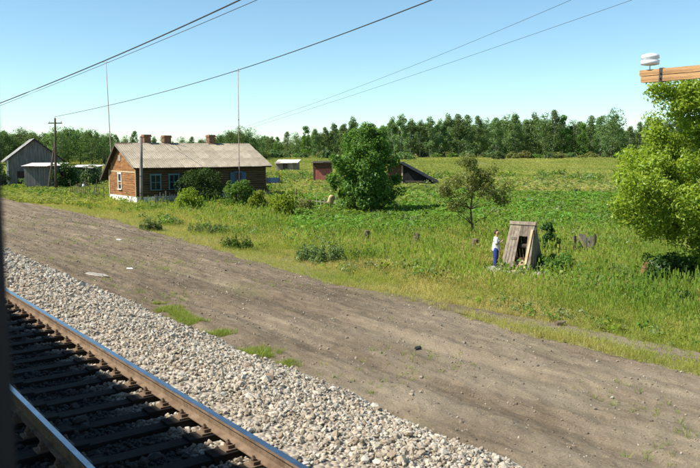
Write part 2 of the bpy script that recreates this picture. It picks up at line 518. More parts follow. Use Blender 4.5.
def limb_mesh(name, rng, trunk, r0, tips, mat_, n=7, r_tip=.012):
    mb = MB()
    k = len(trunk)
    mb.tube(trunk, [r0 * (1 - .82 * i / (k - 1)) * (1.25 if i == 0 else 1) for i in range(k)], n)
    T = [Vector(p) for p in trunk]
    for tip in tips:
        tip = Vector(tip)
        # leave the trunk well below the tip
        best = min(range(k), key=lambda i: abs(T[i].z - (tip.z - .55 * (tip - T[i]).xy.length)))
        s = T[best]
        mid = s.lerp(tip, .5) + Vector(rng.normal(size=3)) * .06 * (tip - s).length
        rr = r0 * (1 - .82 * best / (k - 1)) * .5
        mb.tube([s, s.lerp(mid, .5) + Vector((0, 0, .03 * (tip - s).length)), mid, tip], [rr, rr * .75, rr * .5, r_tip], 5, cap=False)
    return mb.mesh(name, mat_, True)
def make_tree(name, label, cat, loc, trunk_me, crown_me, group=None, s=(1, 1, 1), rz=0.0):
    t = thing(name, label, cat, loc, rz, group)
    t.scale = s
    if trunk_me: obj('trunk', trunk_me, t)
    obj('crown', crown_me, t)
    return t

# ------------------------------------------------------------------ scatter (geometry nodes) for uncountable stuff
def scatter(name, label, cat, P, rz, sc, variants, tilt=None):
    me = bpy.data.meshes.new(name)
    n = len(P)
    me.vertices.add(n)
    me.vertices.foreach_set('co', np.asarray(P, np.float32).ravel())
    rot = np.zeros((n, 3), np.float32)
    rot[:, 2] = rz
    if tilt is not None:
        rot[:, 0] = tilt[:, 0]; rot[:, 1] = tilt[:, 1]
    a = me.attributes.new('rot', 'FLOAT_VECTOR', 'POINT'); a.data.foreach_set('vector', rot.ravel())
    scv = np.asarray(sc, np.float32)
    if scv.ndim == 1:
        scv = np.repeat(scv[:, None], 3, 1)
    a = me.attributes.new('scl', 'FLOAT_VECTOR', 'POINT'); a.data.foreach_set('vector', np.ascontiguousarray(scv).ravel())
    a = me.attributes.new('pick', 'INT', 'POINT'); a.data.foreach_set('value', np.random.default_rng(n).integers(0, len(variants), n).astype(np.int32))
    for mt in variants[0].materials:
        me.materials.append(mt)
    o = obj(name, me)
    tag(o, label, cat, kind='stuff')
    ng = bpy.data.node_groups.new(name, 'GeometryNodeTree')
    ng.interface.new_socket('Geometry', in_out='INPUT', socket_type='NodeSocketGeometry')
    ng.interface.new_socket('Geometry', in_out='OUTPUT', socket_type='NodeSocketGeometry')
    N, L = ng.nodes, ng.links
    gi, go = N.new('NodeGroupInput'), N.new('NodeGroupOutput')
    iop = N.new('GeometryNodeInstanceOnPoints')
    gti = N.new('GeometryNodeGeometryToInstance')
    for v in variants[::-1]:
        so = bpy.data.objects.new(name + '_source', v)
        oi = N.new('GeometryNodeObjectInfo')
        oi.inputs['Object'].default_value = so
        oi.inputs['As Instance'].default_value = False
        L.new(oi.outputs['Geometry'], gti.inputs[0])
    def attr(nm, tp):
        k = N.new('GeometryNodeInputNamedAttribute'); k.data_type = tp; k.inputs[0].default_value = nm
        return k.outputs[0]
    L.new(gi.outputs[0], iop.inputs['Points'])
    L.new(gti.outputs[0], iop.inputs['Instance'])
    iop.inputs['Pick Instance'].default_value = True
    L.new(attr('pick', 'INT'), iop.inputs['Instance Index'])
    e2r = N.new('FunctionNodeEulerToRotation')
    L.new(attr('rot', 'FLOAT_VECTOR'), e2r.inputs[0])
    L.new(e2r.outputs[0], iop.inputs['Rotation'])
    L.new(attr('scl', 'FLOAT_VECTOR'), iop.inputs['Scale'])
    L.new(iop.outputs[0], go.inputs[0])
    md = o.modifiers.new('scatter', 'NODES')
    md.node_group = ng
    return o
def tuft(rng, n, h, spread, width, lean, mats, heads=0):
    V, Fc = [], []
    for i in range(n):
        a = rng.random() * 6.283
        r = spread * math.sqrt(rng.random())
        b = Vector((r * math.cos(a), r * math.sin(a), -.02))
        la = a + rng.normal() * .8
        hh = h * (.45 + .7 * rng.random())
        ln = lean * hh * (.3 + rng.random())
        tip = b + Vector((math.cos(la) * ln, math.sin(la) * ln, hh))
        mid = b.lerp(tip, .55) + Vector((-math.cos(la) * ln * .16, -math.sin(la) * ln * .16, hh * .06))
        w = Vector((-math.sin(la + rng.normal()), math.cos(la + rng.normal()), 0)) * width * (.6 + .8 * rng.random())
        o = len(V)
        V += [b - w, b + w, mid - w * .8, mid + w * .8, tip]
        Fc += [(o, o + 1, o + 3, o + 2), (o + 2, o + 3, o + 4)]
        if i < heads:
            o = len(V)
            u = Vector((math.cos(a), math.sin(a), 0)) * width * 2.6
            top = tip + Vector((0, 0, .16 * hh))
            V += [tip - u, tip + u, top + u * .6, top - u * .6]
            Fc += [(o, o + 1, o + 2, o + 3)]
    me = bpy.data.meshes.new('tuft')
    me.from_pydata([tuple(v) for v in V], [], Fc)
    for mt in mats:
        me.materials.append(mt)
    me.update()
    return me
def rock_mesh(rng, mat_):
    import bmesh
    bm = bmesh.new()
    bmesh.ops.create_icosphere(bm, subdivisions=1, radius=1)
    sx, sy, sz = 1, .6 + .4 * rng.random(), .5 + .35 * rng.random()
    for v in bm.verts:
        k = .72 + .5 * rng.random()
        v.co = Vector((v.co.x * sx * k, v.co.y * sy * k, v.co.z * sz * k))
    me = bpy.data.meshes.new('stone')
    bm.to_mesh(me); bm.free()
    me.materials.append(mat_)
    return me

# ------------------------------------------------------------------ the setting: ground, road, ballast
def axis(parts):
    out = []
    for a, b, s in parts:
        out += list(np.arange(a, b, s))
    return out + [parts[-1][1]]
ds = axis([(-1500, -200, 260), (-200, -20, 30), (-20, 5, 3), (5, 12, 1), (12, 30, .45), (30, 80, 1.2), (80, 200, 5), (200, 420, 12), (420, 3000, 250)])
ts = axis([(-2500, -300, 300), (-300, -60, 24), (-60, -8, 3), (-8, 60, .7), (60, 130, 1.6), (130, 300, 6), (300, 520, 12), (520, 3500, 270)])
V = []
for d in ds:
    for t in ts:
        x, y = DT(d, t)
        V.append((x, y, terrain(x, y) - (.24 * float(sstep(.35, -.35, d - edge(t))) if d > 5 else 0)))
nt_ = len(ts)
ii, jj = np.meshgrid(np.arange(len(ds) - 1), np.arange(nt_ - 1), indexing='ij')
q = (ii * nt_ + jj).ravel()
Fq = np.stack([q, q + nt_, q + nt_ + 1, q + 1], 1)
me = np_mesh('ground', np.array(V), Fq, M['field'])
me.polygons.foreach_set('use_smooth', [True] * len(Fq))
tag(obj('ground', me), 'grassy field reaching to the far treeline', 'field', kind='structure')

RD0 = 6.2
def road_z(d, t):
    e = edge(t)
    z = float(np.interp(d, BD, BZ)) + .02
    z += .07 * noise.noise(Vector((d * 1.1, t * .09, 2.0))) + .055 * noise.noise(Vector((d * 2.0, t * .8, 4.0))) + .04 * noise.noise(Vector((d * 5, t * 3.4, 6.0))) + .02 * noise.noise(Vector((d * 11, t * 8, 7.0)))
    for rc, rw, rd in ((8.6, .32, .07), (10.3, .32, .08)):
        c = rc + .35 * noise.noise(Vector((t * .05, rc, 0)))
        z -= rd * math.exp(-((d - c) / rw) ** 2)
    if d > e:
        z -= .30 * (d - e)
    return z
rds = list(np.linspace(RD0, 19.5, 190))
rts = axis([(-60, -4, 1.4), (-4, 30, .10), (30, 60, .25), (60, 110, .6), (110, 400, 8)])
V, UV = [], []
for d in rds:
    for t in rts:
        x, y = DT(d, t)
        V.append((x, y, road_z(d, t)))
        UV.append((d, t))
nt_ = len(rts)
ii, jj = np.meshgrid(np.arange(len(rds) - 1), np.arange(nt_ - 1), indexing='ij')
q = (ii * nt_ + jj).ravel()
Fq = np.stack([q, q + nt_, q + nt_ + 1, q + 1], 1)
me = np_mesh('dirt_road', np.array(V), Fq, M['dirt'])
uvl = me.uv_layers.new(name='UVMap')
uvl.data.foreach_set('uv', np.array(UV, np.float32)[Fq.ravel()].ravel())
me.polygons.foreach_set('use_smooth', [True] * len(Fq))
tag(obj('dirt_road', me), 'wide brown dirt road running beside the track', 'road', kind='structure')

BALD = [-9, -7.2, -5.2, 4.75, 5.4, 6.75, 7.1]
BALZ = [.55, .9, 1.46, 1.47, 1.38, .96, .80]
def ballast_z(d, t):
    up = .07 * float(sstep(3.9, 4.05, d)) * float(sstep(5.6, 4.9, d)) if False else .10 * max(0.0, min(1.0, (d - 3.86) / .1)) * max(0.0, min(1.0, (5.4 - d) / .6))
    return up + float(np.interp(d + .22 * nz(t, 0, .7, 2.2) * (1 if d > 4.6 else 0), BALD, BALZ)) + .025 * nz(d, t, 1.7, 9)
bds = axis([(-9, 1.5, .7), (1.5, 7.1, .14)])
bts = axis([(-60, -4, 2), (-4, 40, .16), (40, 80, .6), (80, 400, 8)])
V = []
for d in bds:
    for t in bts:
        x, y = DT(d, t)
        V.append((x, y, ballast_z(d, t)))
nt_ = len(bts)
ii, jj = np.meshgrid(np.arange(len(bds) - 1), np.arange(nt_ - 1), indexing='ij')
q = (ii * nt_ + jj).ravel()
Fq = np.stack([q, q + nt_, q + nt_ + 1, q + 1], 1)
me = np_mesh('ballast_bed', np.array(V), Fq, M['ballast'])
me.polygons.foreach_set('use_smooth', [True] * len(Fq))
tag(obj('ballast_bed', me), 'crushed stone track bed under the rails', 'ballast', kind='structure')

# worn footpath beside the road, near the right edge
def path_c(t):
    return 14.5 - .05 * max(0, t - 8) - .012 * (t - 8) ** 2 * (1 if t > 8 else 0) + .18 * nz(t, 0, .3, 4.4)
def path_w(t):
    return .5 * (1 - .75 * float(sstep(8, 17, t))) * (1 + .25 * nz(t, 0, .8, 6.4))
V, UV, Fc = [], [], []
pts_ = list(np.arange(-20, 17.5, .15))
for i, t in enumerate(pts_):
    for j in range(9):
        k = (j - 4) / 4
        d = path_c(t) + k * (path_w(t) + .25)
        x, y = DT(d, t)
        V.append((x, y, terrain(x, y) + .03 - .09 * max(0, abs(k) - .6) + .02 * nz(d, t, 2.5, 3)))
        UV.append((d, t))
        if i and j:
            b = i * 9 + j
            Fc.append((b - 10, b - 9, b, b - 1))
Fc = np.array(Fc)[:, ::-1]
me = np_mesh('footpath', np.array(V), Fc, M['dirt'])
me.uv_layers.new(name='UVMap').data.foreach_set('uv', np.array(UV, np.float32)[Fc.ravel()].ravel())
me.polygons.foreach_set('use_smooth', [True] * len(Fc))
tag(obj('footpath', me), 'narrow worn footpath in the grass beside the dirt road', 'path', kind='structure')

# ------------------------------------------------------------------ railway track
DN, DF = 2.16, 3.75
track_rz = TH                      # local x = lateral, local y = along
track = thing('railway_track', 'neighbouring railway track half in the shadow of the train', 'railway track', (0, 0, 0), track_rz)
prof = [(-.075, 0), (.075, 0), (.075, .012), (.022, .03), (.012, .05), (.012, .125), (.0375, .142), (.0375, .172), (.03, .18), (-.03, .18), (-.0375, .172), (-.0375, .142), (-.012, .125), (-.012, .05), (-.022, .03), (-.075, .012)]
for dc in (DN, DF):
    mb = MB()
    npf = len(prof)
    y0, y1 = -60, 380
    mb.v = [(dc + a, y0, RAIL_Z - .18 + b) for a, b in prof] + [(dc + a, y1, RAIL_Z - .18 + b) for a, b in prof]
    for i in range(npf):
        j = (i + 1) % npf
        mb.f.append((i, j, npf + j, npf + i)); mb.mi.append(1 if i in (8, 9, 7) else 0)
    mb.build('rail', [M['rust'], M['steel']], track)
SZ = RAIL_Z - .18 - .022
mb = MB()
cx = (DN + DF) / 2
for a, b, w0, w1, h in ((-1.35, -.45, .15, .135, .0), (-.45, .45, .12, .115, -.03), (.45, 1.35, .135, .15, .0)):
    lo, hi = SZ - .2, SZ + h
    vs = [(cx + a, -w0, lo), (cx + b, -w1, lo), (cx + b, w1, lo), (cx + a, w0, lo), (cx + a, -w0 * .8, hi), (cx + b, -w1 * .8, hi), (cx + b, w1 * .8, hi), (cx + a, w0 * .8, hi)]
    mb.add(vs, [(0, 3, 2, 1), (4, 5, 6, 7), (0, 1, 5, 4), (1, 2, 6, 5), (2, 3, 7, 6), (3, 0, 4, 7)])
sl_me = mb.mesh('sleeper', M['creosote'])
mb = MB()
mb.box((-.19, -.08, 0), (.19, .08, .02))
for s in (-1, 1):
    mb.box((s * .115 - .035, -.05, .02), (s * .115 + .035, .05, .055))
    mb.tube([(s * .125, 0, .05), (s * .125, 0, .11)], .016, 6)
    mb.tube([(s * .125, 0, .062), (s * .125, 0, .085)], .028, 6)
fa_me = mb.mesh('fastening', M['rust'])
rng = np.random.default_rng(5)
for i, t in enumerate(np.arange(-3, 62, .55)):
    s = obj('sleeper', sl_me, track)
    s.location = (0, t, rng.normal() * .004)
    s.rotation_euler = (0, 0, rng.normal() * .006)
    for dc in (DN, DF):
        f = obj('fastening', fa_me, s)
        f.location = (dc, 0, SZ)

# crushed stones: real pieces
rng = np.random.default_rng(11)
stones = [rock_mesh(rng, M['stone']) for _ in range(9)]
P, S = [], []
for n, t0, t1, s0 in ((62000, -1, 18, .0225), (40000, 18, 60, .034)):
    dd = 1.3 + 5.6 * rng.random(n)
    tt = t0 + (t1 - t0) * rng.random(n)
    for d, t in zip(dd, tt):
        if d > 6.55 + .35 * nz(t, 0, .7, 2.2) + .35 * (rng.random() - .5):
            if rng.random() < .8: continue
        z = ballast_z(d, t)
        if abs(d - DN) < .11 or abs(d - DF) < .11:
            if rng.random() < .8: continue
        if 1.55 < d < 4.4 and ((t + 3.0) / .55) % 1 * .55 < .13 or 1.55 < d < 4.4 and ((t + 3.0) / .55) % 1 * .55 > .42:
            if rng.random() < .9: continue
        sc = s0 * math.exp(rng.normal() * .42)
        x, y = DT(d, t)
        P.append((x, y, z + .25 * sc + .01 * rng.random())); S.append(sc)
n = len(P)
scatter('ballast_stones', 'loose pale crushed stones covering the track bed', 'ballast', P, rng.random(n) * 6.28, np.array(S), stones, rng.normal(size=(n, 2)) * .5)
pebs = [rock_mesh(rng, M['pebble']) for _ in range(6)]
P, S = [], []
for _ in range(16000):
    t = -2 + 55 * rng.random() ** 1.5
    d = 6.4 + (edge(t) - 6.2) * rng.random()
    sc = .009 * math.exp(rng.normal() * .5) * (1 + t / 40)
    x, y = DT(d, t)
    P.append((x, y, road_z(d, t) + .2 * sc)); S.append(min(sc, .04))
n = len(P)
scatter('road_pebbles', 'small stones and clods strewn over the dirt road', 'gravel', P, rng.random(n) * 6.28, np.array(S), pebs, rng.normal(size=(n, 2)) * .4)

# ------------------------------------------------------------------ the train carriage the picture is taken from
L0, L1 = .13, .19                  # inner and outer face of its side wall (lateral)
TW = .855                           # far edge of our window along the track
ZF, ZS, ZT = RAIL_Z - .30 - .1, CAMZ - .60, CAMZ + .56
TOP = RAIL_Z + 3.75
car = thing('passenger_carriage', 'dark blue passenger carriage whose window frame edges the view at left', 'train carriage', (0, 0, 0), TH)
def rrect(t0, t1, z0, z1, r, k=6):
    pts = []
    for (ct, cz, a0) in ((t1 - r, z1 - r, 0), (t0 + r, z1 - r, 90), (t0 + r, z0 + r, 180), (t1 - r, z0 + r, 270)):
        for i in range(k + 1):
            a = R(a0 + 90 * i / k)
            pts.append((ct + r * math.cos(a), cz + r * math.sin(a)))
    return pts
WW, MUL = 1.32, .06
mbw, mbp = MB(), MB()
Z0, Z1 = RAIL_Z + 1.25, TOP
wins = [TW - WW + k * (WW + MUL) for k in range(-2, 15)]
for k, t0 in enumerate(wins):
    t1 = t0 + WW
    inner = rrect(t0, t1, ZS, ZT, .13)
    a0, a1 = t0 - MUL / 2, t1 + MUL / 2
    outer = [((a1 if t > (t0 + t1) / 2 else a0) if abs(t - (t0 + t1) / 2) > WW / 2 - .131 else t, (Z1 if z > (ZS + ZT) / 2 else Z0) if abs(z - (ZS + ZT) / 2) > (ZT - ZS) / 2 - .131 else z) for t, z in inner]
    n = len(inner)
    vs = [(l, t, z) for l in (L0, L1) for ring in (inner, outer) for t, z in ring]
    fs = []
    for i in range(n):
        j = (i + 1) % n
        fs += [(i, j, n + j, n + i), (2 * n + i, 3 * n + i, 3 * n + j, 2 * n + j), (i, 2 * n + i, 2 * n + j, j)]
    MB().add(vs, fs).build('window_frame', M['gasket'], car)
    MB().box((L0 + .025, t0 - .01, ZS - .01), (L0 + .033, t1 + .01, ZT + .01)).build('window_pane', M['pane'], car)
ta, tb = wins[0] - MUL / 2, wins[-1] + WW + MUL / 2
mb = MB()
mb.box((-2.93, ta, Z0), (-2.87, tb, Z1))
mb.box((-2.87, ta, Z0), (L0, ta + .06, Z1))
mb.box((-2.87, tb - .06, Z0), (L0, tb, Z1))
mb.box((-2.93, ta, Z0 - .12), (L1, tb, Z0 - .002))
mb.build('body', M['carriage_in'], car)
arc = [(-2.93 + 3.12 * i / 14, TOP + .62 * math.sin(math.pi * i / 14) ** .6) for i in range(15)]
poly = [(l, ta, z) for l, z in arc] + [(l, ta, z - .06) for l, z in arc[::-1]]
MB().prism(poly, (0, tb - ta, 0)).build('roof', M['carriage_roof'], car)
for tv in (4.6, 6.5, 12.0):
    MB().box((-.75, tv, TOP + .5), (-.45, tv + .35, TOP + .78)).build('roof_vent', M['carriage_roof'], car)
for tc_ in (ta + 3.2, tb - 3.2):
    mb = MB().box((-2.2, tc_ - 1.5, RAIL_Z + .35), (-.5, tc_ + 1.5, RAIL_Z + 1.12))
    bo = mb.build('bogie', M['dark_metal'], car)
    for dt_ in (-1.2, 1.2):
        for l in (-2.15, -.63):
            MB().tube([(l - .06, tc_ + dt_, RAIL_Z + .46), (l + .06, tc_ + dt_, RAIL_Z + .46)], .475, 20).build('wheel', M['dark_metal'], bo)

# ------------------------------------------------------------------ buildings
def corrugated(w, l, t=.012, waves=6, amp=.008):
    """a wavy sheet, x across the waves (0..w), y down the slope (0..l)"""
    mb = MB()
    n = waves * 4
    for yy in (0, l):
        for i in range(n + 1):
            mb.v.append((w * i / n, yy, amp * math.sin(2 * math.pi * i / 4)))
    for i in range(n):
        mb.f.append((i, i + 1, n + 2 + i, n + 1 + i)); mb.mi.append(0)
    return mb
def roof_sheets(parent, mat_, p0, along, down, L_, S_, cols, rows, rng, wear=.012, missing=()):
    """lay overlapping sheets on a slope: p0 top-left corner, unit vectors along the ridge and down the slope"""
    along, down = Vector(along).normalized(), Vector(down).normalized()
    up = along.cross(down)
    if up.z < 0: up = -up
    w, l = L_ / cols, S_ / rows
    me = corrugated(w * 1.04, l * 1.1).mesh('roof_sheet', mat_)
    for r in range(rows):
        for c in range(cols):
            if (c, r) in missing: continue
            o = obj('roof_sheet', me, parent)
            p = Vector(p0) + along * (w * c) + down * (l * r - l * .04) + up * (.03 + .014 * (c % 2) + .02 * (rows - 1 - r) / max(1, rows))
            p += up * rng.random() * wear + along * rng.normal() * wear
            y = (down + up * (-.012 + rng.normal() * wear * .5)).normalized()
            x = (along + down * rng.normal() * wear).normalized()
            z = x.cross(y).normalized()
            if z.z < 0: z = -z
            o.matrix_local = Matrix(((x.x, y.x, z.x, p.x), (x.y, y.y, z.y, p.y), (x.z, y.z, z.z, p.z), (0, 0, 0, 1)))
def window_part(parent, p, u, n, w, h, frame_mat, bars=(1, 1), depth=.06, shutters=None, name='window'):
    """window standing on the wall at p (bottom centre), u along the wall, n outward"""
    u, n = Vector(u).normalized(), Vector(n).normalized()
    p = Vector(p)
    z = Vector((0, 0, 1))
    mb = MB()
    for s in (-1, 1):
        mb.bar(p + u * s * (w / 2 + .05) + n * .03 - z * .1, p + u * s * (w / 2 + .05) + n * .03 + z * (h + .1), .1, depth, n)
    fr = None
    mb.bar(p - u * (w / 2 + .14) + n * .04 + z * (h + .07), p + u * (w / 2 + .14) + n * .04 + z * (h + .07), depth + .03, .13)
    fr = mb.build(name, frame_mat, parent)
    MB().bar(p - u * (w / 2 + .12) + n * .06 - z * .06, p + u * (w / 2 + .12) + n * .06 - z * .06, depth + .08, .07).build('sill', frame_mat, fr)
    for i in range(bars[0] + 1):
        for j in range(bars[1] + 1):
            a0, a1 = -w / 2 + w * i / (bars[0] + 1) + .02, -w / 2 + w * (i + 1) / (bars[0] + 1) - .02
            b0, b1 = h * j / (bars[1] + 1) + .02, h * (j + 1) / (bars[1] + 1) - .02
            q = p + n * .005
            MB().add([q + u * a0 + z * b0, q + u * a1 + z * b0, q + u * a1 + z * b1, q + u * a0 + z * b1], [(0, 1, 2, 3)]).build('pane', M['glass'], fr)
    mb = MB()
    for i in range(1, bars[0] + 1):
        c = p + u * (-w / 2 + w * i / (bars[0] + 1)) + n * .02
        mb.bar(c, c + z * h, .045, .04, n)
    for j in range(1, bars[1] + 1):
        c = p + z * (h * j / (bars[1] + 1)) + n * .022
        mb.bar(c - u * w / 2, c + u * w / 2, .04, .045)
    if mb.f: mb.build('glazing_bar', frame_mat, fr)
    return fr
def log_course(mb, a, b, z0, z1, n, bulge=.07):
    """one rounded log between two plan points"""
    a, b = Vector(a), Vector(b)
    n = Vector(n)
    prof_ = [(0, z0), (bulge * .75, z0 + (z1 - z0) * .18), (bulge, (z0 + z1) / 2), (bulge * .75, z1 - (z1 - z0) * .18), (0, z1)]
    o = len(mb.v)
    for e in (a, b):
        for k, z in prof_:
            mb.v.append(tuple(Vector((e.x, e.y, z)) + n * k))
    m_ = len(prof_)
    for i in range(m_ - 1):
        mb.f.append((o + i, o + i + 1, o + m_ + i + 1, o + m_ + i)); mb.mi.append(0)

# --- the log house
rng = np.random.default_rng(21)
A = R(38)
hc = Vector((-17.6, 62.0, 0)); hc.z = .05
house = thing('log_house', 'long brown log house with pale sheet roof and three chimneys', 'house', hc, A)
HL, HW, PZ, EZ, RY, RZ_, BZ_ = 12.3, 6.0, .78, 3.42, 3.5, 5.12, 3.05
mb = MB()
mb.box((.04, .04, 0), (HL - .04, HW - .04, PZ - .02))
mb.box((-.06, -.06, -.3), (HL + .06, HW + .06, PZ))
mb.build('plinth', M['white'], house)
mb = MB()
nc = 13
for i in range(nc):
    z0 = PZ + (EZ - PZ) * i / nc
    z1 = PZ + (EZ - PZ) * (i + 1) / nc
    log_course(mb, (-.12, 0, 0), (HL + .12, 0, 0), z0, z1, (0, -1, 0), .06 + .02 * rng.random())
    log_course(mb, (HL, 0, 0), (HL, HW, 0), z0, z1, (1, 0, 0))
    log_course(mb, (HL, HW, 0), (0, HW, 0), z0, min(z1, BZ_), (0, 1, 0))
mb.add([(0, .01, PZ), (HL, .01, PZ), (HL, .01, EZ), (0, .01, EZ)], [(0, 1, 2, 3)])
mb.prism([(HL, 0, EZ), (HL, RY, RZ_), (HL, HW, BZ_)], (.02, 0, 0))
mb.build('wall', M['log'], house)
# gable end facing left: boards laid across, broad band and upright boards above
gb = MB()
def gable_top(y):
    return EZ + (RZ_ - EZ) * y / RY if y < RY else RZ_ - (RZ_ - BZ_) * (y - RY) / (HW - RY)
gb.prism([(-.01, 0, PZ), (-.01, HW, PZ), (-.01, HW, BZ_), (-.01, RY, RZ_), (-.01, 0, EZ)], (.02, 0, 0))
wallg = gb.build('gable_wall', M['gable'], house)
for i in range(11):
    z0 = PZ + .18 * i + .01
    MB().box((-.05 - .012 * rng.random(), -.03, z0), (-.012, HW, z0 + .165)).build('board', M['gable'], wallg)
k = 0
yb = .02
while yb < HW - .1:
    w = .16 + .05 * rng.random()
    z0 = PZ + .18 * 11 + .12
    y1 = min(yb + w, HW)
    za, zb = gable_top(yb) - .04, gable_top(y1) - .04
    if min(za, zb) > z0 + .05:
        MB().prism([(-.05 - .012 * rng.random(), yb, z0), (-.05, y1 - .012, z0), (-.05, y1 - .012, zb), (-.05, yb, za)], (.036, 0, 0)).build('board', M['gable'], wallg)
    yb = y1
MB().box((-.085, -.06, PZ + .18 * 11 + .005), (-.045, HW + .02, PZ + .18 * 11 + .12)).build('band', M['plank_tan'], wallg)
for yy in (-.06, HW - .1):
    MB().box((-.10, yy, PZ), (-.052, yy + .17, gable_top(max(0, min(HW, yy + .08))) - .1)).build('corner_board', M['plank_tan'], wallg)
window_part(house, (-.055, 3.5, 1.35), (0, 1, 0), (-1, 0, 0), .62, 1.25, M['white'], (0, 1))
MB().box((-.09, 3.2, 3.72), (-.05, 3.75, 4.2)).build('attic_hatch', M['plank_grey'], house)
for s, mt in ((1.6, M['teal']), (3.25, M['teal']), (6.3, M['teal'])):
    window_part(house, (s, -.085, 1.38), (1, 0, 0), (0, -1, 0), .78, 1.15, mt, (1, 1))
fr = window_part(house, (9.45, -.085, 1.42), (1, 0, 0), (0, -1, 0), .62, 1.2, M['blue'], (1, 1))
for s in (-1, 1):
    MB().box((9.45 + s * .62 - .2, -.15, 1.38), (9.45 + s * .62 + .2, -.11, 2.68)).build('shutter', M['blue'], fr)
# roof
ov, oe = .42, .55
slF = (RZ_ - EZ) / RY
slB = (RZ_ - BZ_) / (HW - RY)
roof = MB()
eF = Vector((0, -oe, EZ - slF * oe + .07)); rg = Vector((0, RY, RZ_ + .07)); eB = Vector((0, HW + 1.35, BZ_ - slB * 1.35 + .07))
roof.prism([(-ov + .04, eF.y + .05, eF.z), (-ov + .04, rg.y, rg.z), (-ov + .04, eB.y, eB.z), (-ov + .04, eB.y, eB.z - .06), (-ov + .04, rg.y, rg.z - .07), (-ov + .04, eF.y + .05, eF.z - .06)], (HL + 2 * ov - .08, 0, 0))
ro = roof.build('roof', M['plank_dark'], house)
sF = (eF - rg).length
roof_sheets(ro, M['slate'], (-ov, rg.y, rg.z + .02), (1, 0, 0), eF - rg, HL + 2 * ov, sF + .05, 12, 3, rng, .014)
sB = (eB - rg).length
roof_sheets(ro, M['slate'], (-ov, rg.y, rg.z + .02), (1, 0, 0), eB - rg, HL + 2 * ov, sB + .05, 12, 3, rng, .014)
x0 = -ov
for i in range(9):
    w = (HL + 2 * ov) / 9
    z = rg.z + .075 + .012 * rng.random()
    MB().prism([(x0, rg.y - .2, z - .09), (x0, rg.y, z), (x0, rg.y + .2, z - .15), (x0, rg.y + .2, z - .17), (x0, rg.y, z - .025), (x0, rg.y - .2, z - .115)], (w * 1.02, 0, .006 * rng.normal())).build('ridge_cap', M['slate' if i % 3 else 'rust'], ro)
    x0 += w
for x in (-ov - .02, HL + ov - .03):
    mb = MB()
    mb.bar((x, eF.y, eF.z - .05), (x, rg.y, rg.z - .06), .05, .16)
    mb.build('barge_board', M['plank_grey' if x < 0 else 'plank_dark'], ro)
    MB().bar((x, rg.y, rg.z - .06), (x, eB.y, eB.z - .05), .05, .2).build('barge_board', M['plank_dark'], ro)
mb = MB(); mb.bar((-ov, eF.y, eF.z - .06), (HL + ov, eF.y, eF.z - .06), .04, .14); mb.build('fascia', M['plank_dark'], ro)
def chimney(parent, x, y, z0, z1, w):
    c = MB().box((x - w / 2, y - w / 2, z0), (x + w / 2, y + w / 2, z1 - .22)).build('chimney', M['mortar'], parent)
    i = 0
    z = z0 + .01
    bh = .085
    while z < z1 - .2:
        nb = 2
        for s in range(4):
            for b in range(nb):
                if s % 2 == 0:
                    yy = y - w / 2 - .012 if s == 0 else y + w / 2 - .05
                    a = x - w / 2 - .012 + (w + .024) * b / nb + (.012)
                    MB_ = ((a, yy, z), (a + w / nb - .012, yy + .062, z + bh - .012))
                else:
                    xx = x - w / 2 - .012 if s == 1 else x + w / 2 - .05
                    a = y - w / 2 + .05 + (w - .1) * b / nb
                    MB_ = ((xx, a + .006, z), (xx + .062, a + (w - .1) / nb - .006, z + bh - .012))
                mbc.box(*MB_)
        z += bh
    mbc.box((x - w / 2 - .07, y - w / 2 - .07, z1 - .2), (x + w / 2 + .07, y + w / 2 + .07, z1 - .1))
    mbc.box((x - w / 2 - .03, y - w / 2 - .03, z1 - .1), (x + w / 2 + .03, y + w / 2 + .03, z1))
    return c
for x, w, zt in ((2.56, .6, 6.0), (4.45, .62, 5.95), (8.86, .6, 6.05)):
    mbc = MB()
    c = chimney(ro, x, RY + .35, 4.6, zt, w)
    mbc.build('chimney_bricks', M['brick'], house).parent = ro

# --- barn far left, gable towards us
rng = np.random.default_rng(31)
bv = Vector((-.43, .90, 0)).normalized()          # ridge runs away
bu = Vector((bv.y, -bv.x, 0))                     # across the gable, to the right
pB = at(9, 187, 92); gz = terrain(pB.x, pB.y)
barn = thing('barn', 'big grey barn with a lit roof slope at the far left edge', 'barn', (pB.x, pB.y, gz), math.atan2(bu.y, bu.x))
BW, BL, BE, BR = 6.2, 12.0, 3.55 - gz, 6.0 - gz
mb = MB()
mb.prism([(0, 0, -.3), (BW, 0, -.3), (BW, 0, BE), (BW / 2, 0, BR), (0, 0, BE)], (0, BL, 0))
bw = mb.build('wall', M['grey_wood'], barn)
x = .01
while x < BW:
    w = .28 + .06 * rng.random()
    x1 = min(x + w, BW)
    za, zb = [BE + (BR - BE) * (1 - abs(q - BW / 2) / (BW / 2)) - .03 for q in (x, x1)]
    MB().prism([(x, -.04 - .015 * rng.random(), 0), (x1 - .015, -.04, 0), (x1 - .015, -.04, zb), (x, -.04, za)], (0, .036, 0)).build('board', M['grey_wood'], bw)
    x = x1
MB().box((-.14, -.12, -.2), (.05, .07, BE - .05)).build('corner_post', M['white'], barn)
MB().box((1.0, -.09, 0), (2.3, -.05, 2.1)).build('door', M['plank_dark'], barn)
rf = MB().prism([(-.5, -.4, BE - .33), (BW / 2, -.4, BR + .06), (BW + .5, -.4, BE - .33), (BW + .5, -.4, BE - .39), (BW / 2, -.4, BR - .01), (-.5, -.4, BE - .39)], (0, BL + .8, 0)).build('roof', M['plank_dark'], barn)
for s in (-1, 1):
    e = Vector((BW / 2 + s * (BW / 2 + .5), -.4, BE - .33)); r_ = Vector((BW / 2, -.4, BR + .06))
    roof_sheets(rf, M['slate_grey'], r_ + Vector((0, 0, .02)), (0, 1, 0), e - r_, BL + .8, (e - r_).length + .05, 10, 3, rng, .014)

